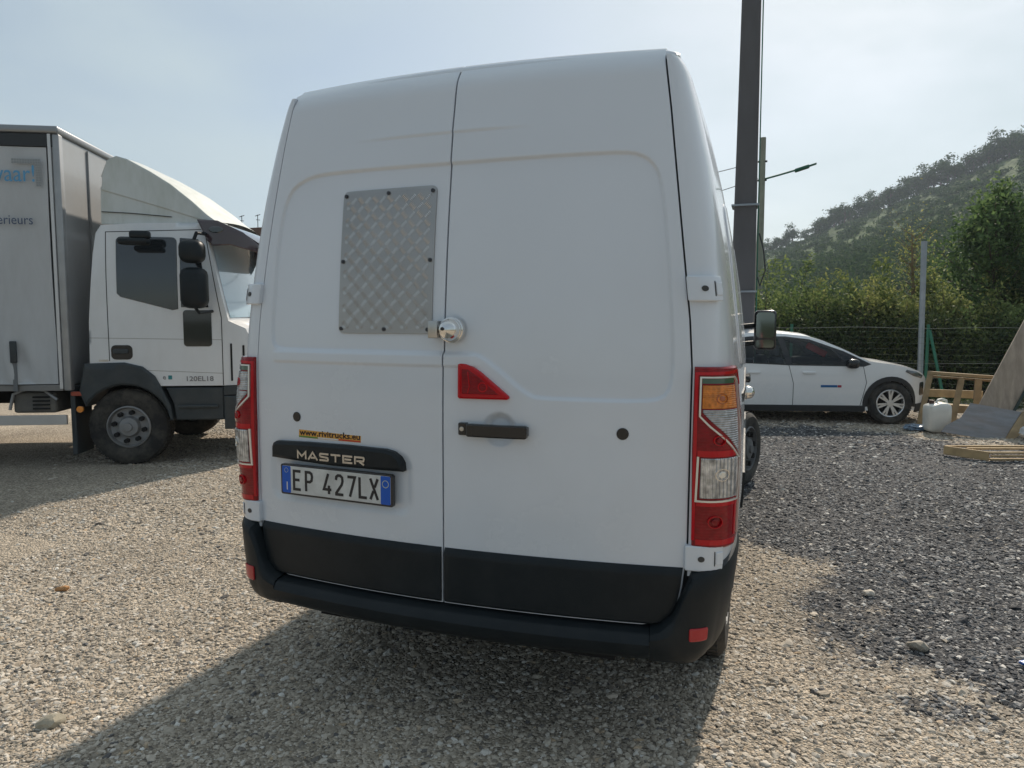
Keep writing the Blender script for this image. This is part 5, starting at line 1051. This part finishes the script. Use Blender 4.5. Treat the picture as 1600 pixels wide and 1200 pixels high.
# bare twiggy sapling
bt = thing('bare_sapling', 'bare brown twiggy sapling rising behind the yellow climber-draped bush', 'sapling', (4.25, 16.6, 0)); r = random.Random(3); bm = bmesh.new()
tube(bm, [(0, 0, 0), (-.03, 0, 2.2), (-.12, 0, 3.6)], [.05, .04, .01], 6)
for k in range(46):
    z = 1.6+1.9*r.random(); a = r.uniform(0, 6.28); l = r.uniform(.25, .8); p = Vector((-.05, 0, z)); q = p+Vector((math.cos(a)*l*.6, math.sin(a)*l*.6, l*.55)); tube(bm, [p, p.lerp(q, .5)+Vector((0, 0, -.04)), q], [.014, .008, .003], 4)
finish(bm, 'twigs', mat('dry_bark', (.20, .15, .09), .9), bt)
rv = np.random.default_rng(9); C_ = np.array([-.05, 0, 2.9])+rv.normal(0, 1, (900, 3))*np.array([.3, .3, .55]); leaves('dry_leaves', C_, .035, lf_yel, bt, .7+.2*rv.normal(size=900), rv)
# beyond the frame, for anyone stepping aside
for i, (x, y, h, c_) in enumerate(((10.5, 17.5, 4.6, lf_green), (-.6, 16.8, 3.4, lf_olive), (-2.6, 17.2, 3.8, lf_green), (-5.2, 18.0, 4.2, lf_olive), (-9.5, 19.0, 4.4, lf_green), (-15, 18.0, 4.8, lf_olive))):
    bush('bush', 'olive bush in the row behind the lot, hidden by the van and the lorry' if x < 5 else 'green bush standing beyond the right edge of the picture', 'bush', (x, y, 0), h, 1.5, 26, 300, c_, 60+i, size=.07, lat=.28, group='bushes hidden behind the van' if x < 5 else None)
# undergrowth
r = np.random.default_rng(77); n = 46000; x = r.uniform(-9, 12, n); y = 14.4+r.random(n)*2.2; top = 1.25+.55*vnoise(x+20, y, 1.1, 8)+.25*(y-14.4); z = top*r.random(n)**.7
o = leaves('undergrowth', np.c_[x, y, z], .05, lf_dark, None, .35+.3*r.normal(size=n)+.5*(z/top-.6), r); o['kind'] = 'stuff'; o['category'] = 'undergrowth'; o['label'] = 'dark tangled undergrowth along the foot of the bushes behind the fence'
n = 16000; x = r.uniform(-6, 9, n); y = 12.3+r.random(n)*2.4; z = .02+.16*r.random(n)*vnoise(x+20, y, .5, 9)
o = leaves('weeds', np.c_[x, y, z], .035, lf_dark, None, .6+.3*r.normal(size=n), r); o['kind'] = 'stuff'; o['category'] = 'weeds'; o['label'] = 'low weeds growing behind the wire fence'

# ================================================================== HILL
RID = [(-60, 0), (-30, .6), (-15, 2.2), (-6, 4.2), (-.74, 5.1), (2.39, 6.2), (5.61, 7.5), (9.48, 8.85), (13.4, 10.3), (15.07, 10.9), (20, 12.6), (28, 14.2), (40, 13), (60, 8), (90, 2), (120, 0)]
def ridge(az): return ip(RID, az)
RD = 260.0
def hill_h(az, d):
    H = math.tan(R(ridge(az)))*RD; t = min(1, max(0, (d-70)/(RD-70))); base = H*(t**1.0)
    # terraces: flat shelf then steep bank, shelves dip along the slope
    stp = 4.2; k = (base+.055*az*stp*.9)/stp+.25*math.sin(az*.9)+.12*math.sin(az*2.3+d*.02); fr = k-math.floor(k); tw = fr+.34*(sstep(.55, 1.0, fr)-fr); h = base+(tw-fr)*stp*min(1, t*4)
    if d > RD: h = H+(d-RD)*(-.12)
    return h+(vnoise(np.array([az*2.0+400]), np.array([d*.1]), 1.0, 12)[0]-.5)*1.6*t
azs = np.linspace(-60, 120, 361); ds = np.concatenate([[68], np.linspace(70, RD, 150), [RD+15, RD+60, RD+160]])
V = []; 
for a in azs:
    for d in ds: V.append((CAMPOS.x+d*math.sin(R(a)), CAMPOS.y+d*math.cos(R(a)), hill_h(a, d)+1.3*min(1, max(0, d-69)) if d > 69 else -1))
k = len(ds); Q = [(i*k+j, (i+1)*k+j, (i+1)*k+j+1, i*k+j+1) for i in range(len(azs)-1) for j in range(k-1)]
hm = bpy.data.materials.new('hill_grass'); hm.use_nodes = True; t = hm.node_tree; b = t.nodes['Principled BSDF']; b.inputs['Roughness'].default_value = .9; b.inputs['Specular IOR Level'].default_value = .1
g = nd(t, 'ShaderNodeNewGeometry'); n1_ = nd(t, 'ShaderNodeTexNoise'); n1_.inputs['Scale'].default_value = .09; n1_.inputs['Detail'].default_value = 8; n1_.inputs['Roughness'].default_value = .7; t.links.new(g.outputs['Position'], n1_.inputs['Vector'])
rp = nd(t, 'ShaderNodeValToRGB'); cr = rp.color_ramp; cr.elements[0].position = .35; cr.elements[0].color = (.028, .062, .020, 1); cr.elements[1].position = .68; cr.elements[1].color = (.065, .115, .030, 1); t.links.new(n1_.outputs[0], rp.inputs[0])
t.links.new(rp.outputs[0], b.inputs['Base Color']); n2_ = nd(t, 'ShaderNodeTexNoise'); n2_.inputs['Scale'].default_value = .8; n2_.inputs['Detail'].default_value = 6; t.links.new(g.outputs['Position'], n2_.inputs['Vector'])
bp = nd(t, 'ShaderNodeBump'); bp.inputs['Strength'].default_value = 1; bp.inputs['Distance'].default_value = 1.0; t.links.new(n2_.outputs[0], bp.inputs['Height']); t.links.new(bp.outputs[0], b.inputs['Normal'])
o = nmesh('hill', V, Q, hm, None, True, 80); o['kind'] = 'structure'
# scrub on the terrace banks: clumps of leaves, one object
r = np.random.default_rng(41); cl = []; tn = []
for _ in range(12000):
    az = r.uniform(-3, 30); d = 75+(RD-80)*r.random()**.8; H = math.tan(R(ridge(az)))*RD; tq = (d-70)/(RD-70); base = H*tq; kf = (base+.055*az*4.2*.9)/4.2+.25*math.sin(az*.9)+.12*math.sin(az*2.3+d*.02); fr = kf-math.floor(kf)
    dens = vnoise(np.array([az*1.5+50]), np.array([d*.05]), 1.0, 15)[0]
    if (tq > .36 and fr < .74 and r.random() < .985) or (tq <= .36 and fr < .5 and r.random() < .7) or (tq > .36 and dens < .25): continue
    h0 = hill_h(az, d)+1.3; s = r.uniform(.32, .62)*(2.0 if tq < .36 else 1); n = 26; p = np.array([CAMPOS.x+d*math.sin(R(az)), CAMPOS.y+d*math.cos(R(az)), h0]); q = p+np.abs(r.normal(0, 1, (n, 3))*[1, 1, .8])*np.where(r.random((n, 3)) < .5, -1, 1)*[s, s, .0]+np.c_[np.zeros(n), np.zeros(n), np.abs(r.normal(0, .75, n))*s]
    cl.append(q); tn.append(.4+.25*r.normal(size=n)+r.normal(0, .2))
o = leaves('hillside_scrub', np.concatenate(cl), .33, lf_far, None, np.concatenate(tn), r); o['kind'] = 'stuff'; o['category'] = 'scrub'; o['label'] = 'dark green scrub in bands along the terraces of the hill'
# ridge trees
protos = []
def far_tree(seed, s):
    r = np.random.default_rng(seed); t = thing('ridge_tree', 'tree standing on the crest of the terraced hill against the sky', 'tree', (0, 0, 0), 0, 'trees along the crest of the hill')
    bm = bmesh.new(); tube(bm, [(0, 0, -1.5), (.1, 0, 1.8), (0, 0, 4.6)], [.2, .14, .05], 6)
    for k in range(5): a = k*1.3+seed; tube(bm, [(.05, 0, 1.6+.4*k), (math.cos(a)*1.3, math.sin(a)*1.3, 2.8+.5*k)], [.09, .03], 5)
    finish(bm, 'trunk', bark, t); C_ = []
    for k in range(9+seed % 4):
        c0 = np.array([r.normal(0, 1.15), r.normal(0, 1.15), 2.7+r.uniform(-1.6, 2.4)]); C_.append(c0+r.normal(0, 1, (110, 3))*[.62, .62, .42])
    C_ = np.concatenate(C_); leaves('crown', C_, .27, lf_far, t, .4+.25*r.normal(size=len(C_)), r); return t
for k in range(5): protos.append(far_tree(100+k, 1))
def dup(t):
    c = t.copy(); COL.objects.link(c)
    for ch in [o for o in bpy.data.objects if o.parent == t]: q = ch.copy(); COL.objects.link(q); q.parent = c
    return c
az = -1.2; i = 0
while az < 24:
    t = protos[i] if i < 5 else dup(protos[r.integers(0, 5)])
    d = RD-6+r.uniform(-5, 6); s = r.uniform(.75, 1.3)*(1 if az > 1 else .7)*(1.15 if az > 9 else 1); t.location = (CAMPOS.x+d*math.sin(R(az)), CAMPOS.y+d*math.cos(R(az)), hill_h(az, d)+.9); t.rotation_euler.z = r.uniform(0, 6.28); t.scale = (s*1.1, s*1.1, s)
    i += 1; az += r.uniform(.20, .46)*(1.0 if r.random() < .9 else 2.0)

# industrial shed glimpsed between lorry and van
sh = thing('industrial_shed', 'blue-walled shed with brown roof glimpsed between the lorry cab and the van', 'building', (-52, 47.5, 0))
bm = bmesh.new(); box(bm, (0, 0, 0), (26, 14, 8.3)); finish(bm, 'wall', mat('shed_blue', (.03, .16, .30), .6), sh, False)
bm = bmesh.new(); box(bm, (-.5, -.5, 8.302), (26.5, 14.5, 9.1), .05); finish(bm, 'roof', mat('shed_brown', (.16, .07, .04), .7), sh, False)
for k, x in enumerate((11.6, 13.2)):
    bm = bmesh.new(); tube(bm, [(x, 0, 9.1), (x, 0, 10.2)], .03, 5); tube(bm, [(x-.25, 0, 10.1), (x+.25, 0, 10.2)], .03, 5); tube(bm, [(x-.15, 0, 9.8), (x+.2, 0, 9.75)], .025, 5); finish(bm, 'aerial', dark, sh, False)

# ================================================================== HAZE
hb = bmesh.new(); box(hb, (-420, -60, -2.5), (460, 480, 78)); hz = bpy.data.materials.new('thin_air_haze'); hz.use_nodes = True; t = hz.node_tree; t.nodes.clear()
o_ = nd(t, 'ShaderNodeOutputMaterial'); pv = nd(t, 'ShaderNodeVolumePrincipled'); pv.inputs['Color'].default_value = (.72, .84, 1.0, 1); pv.inputs['Density'].default_value = .00045; pv.inputs['Anisotropy'].default_value = .35; t.links.new(pv.outputs[0], o_.inputs['Volume'])
ho = finish(hb, 'haze', hz, None, False); ho['kind'] = 'stuff'; ho['label'] = 'thin bluish haze in front of the hill'; ho['category'] = 'haze'
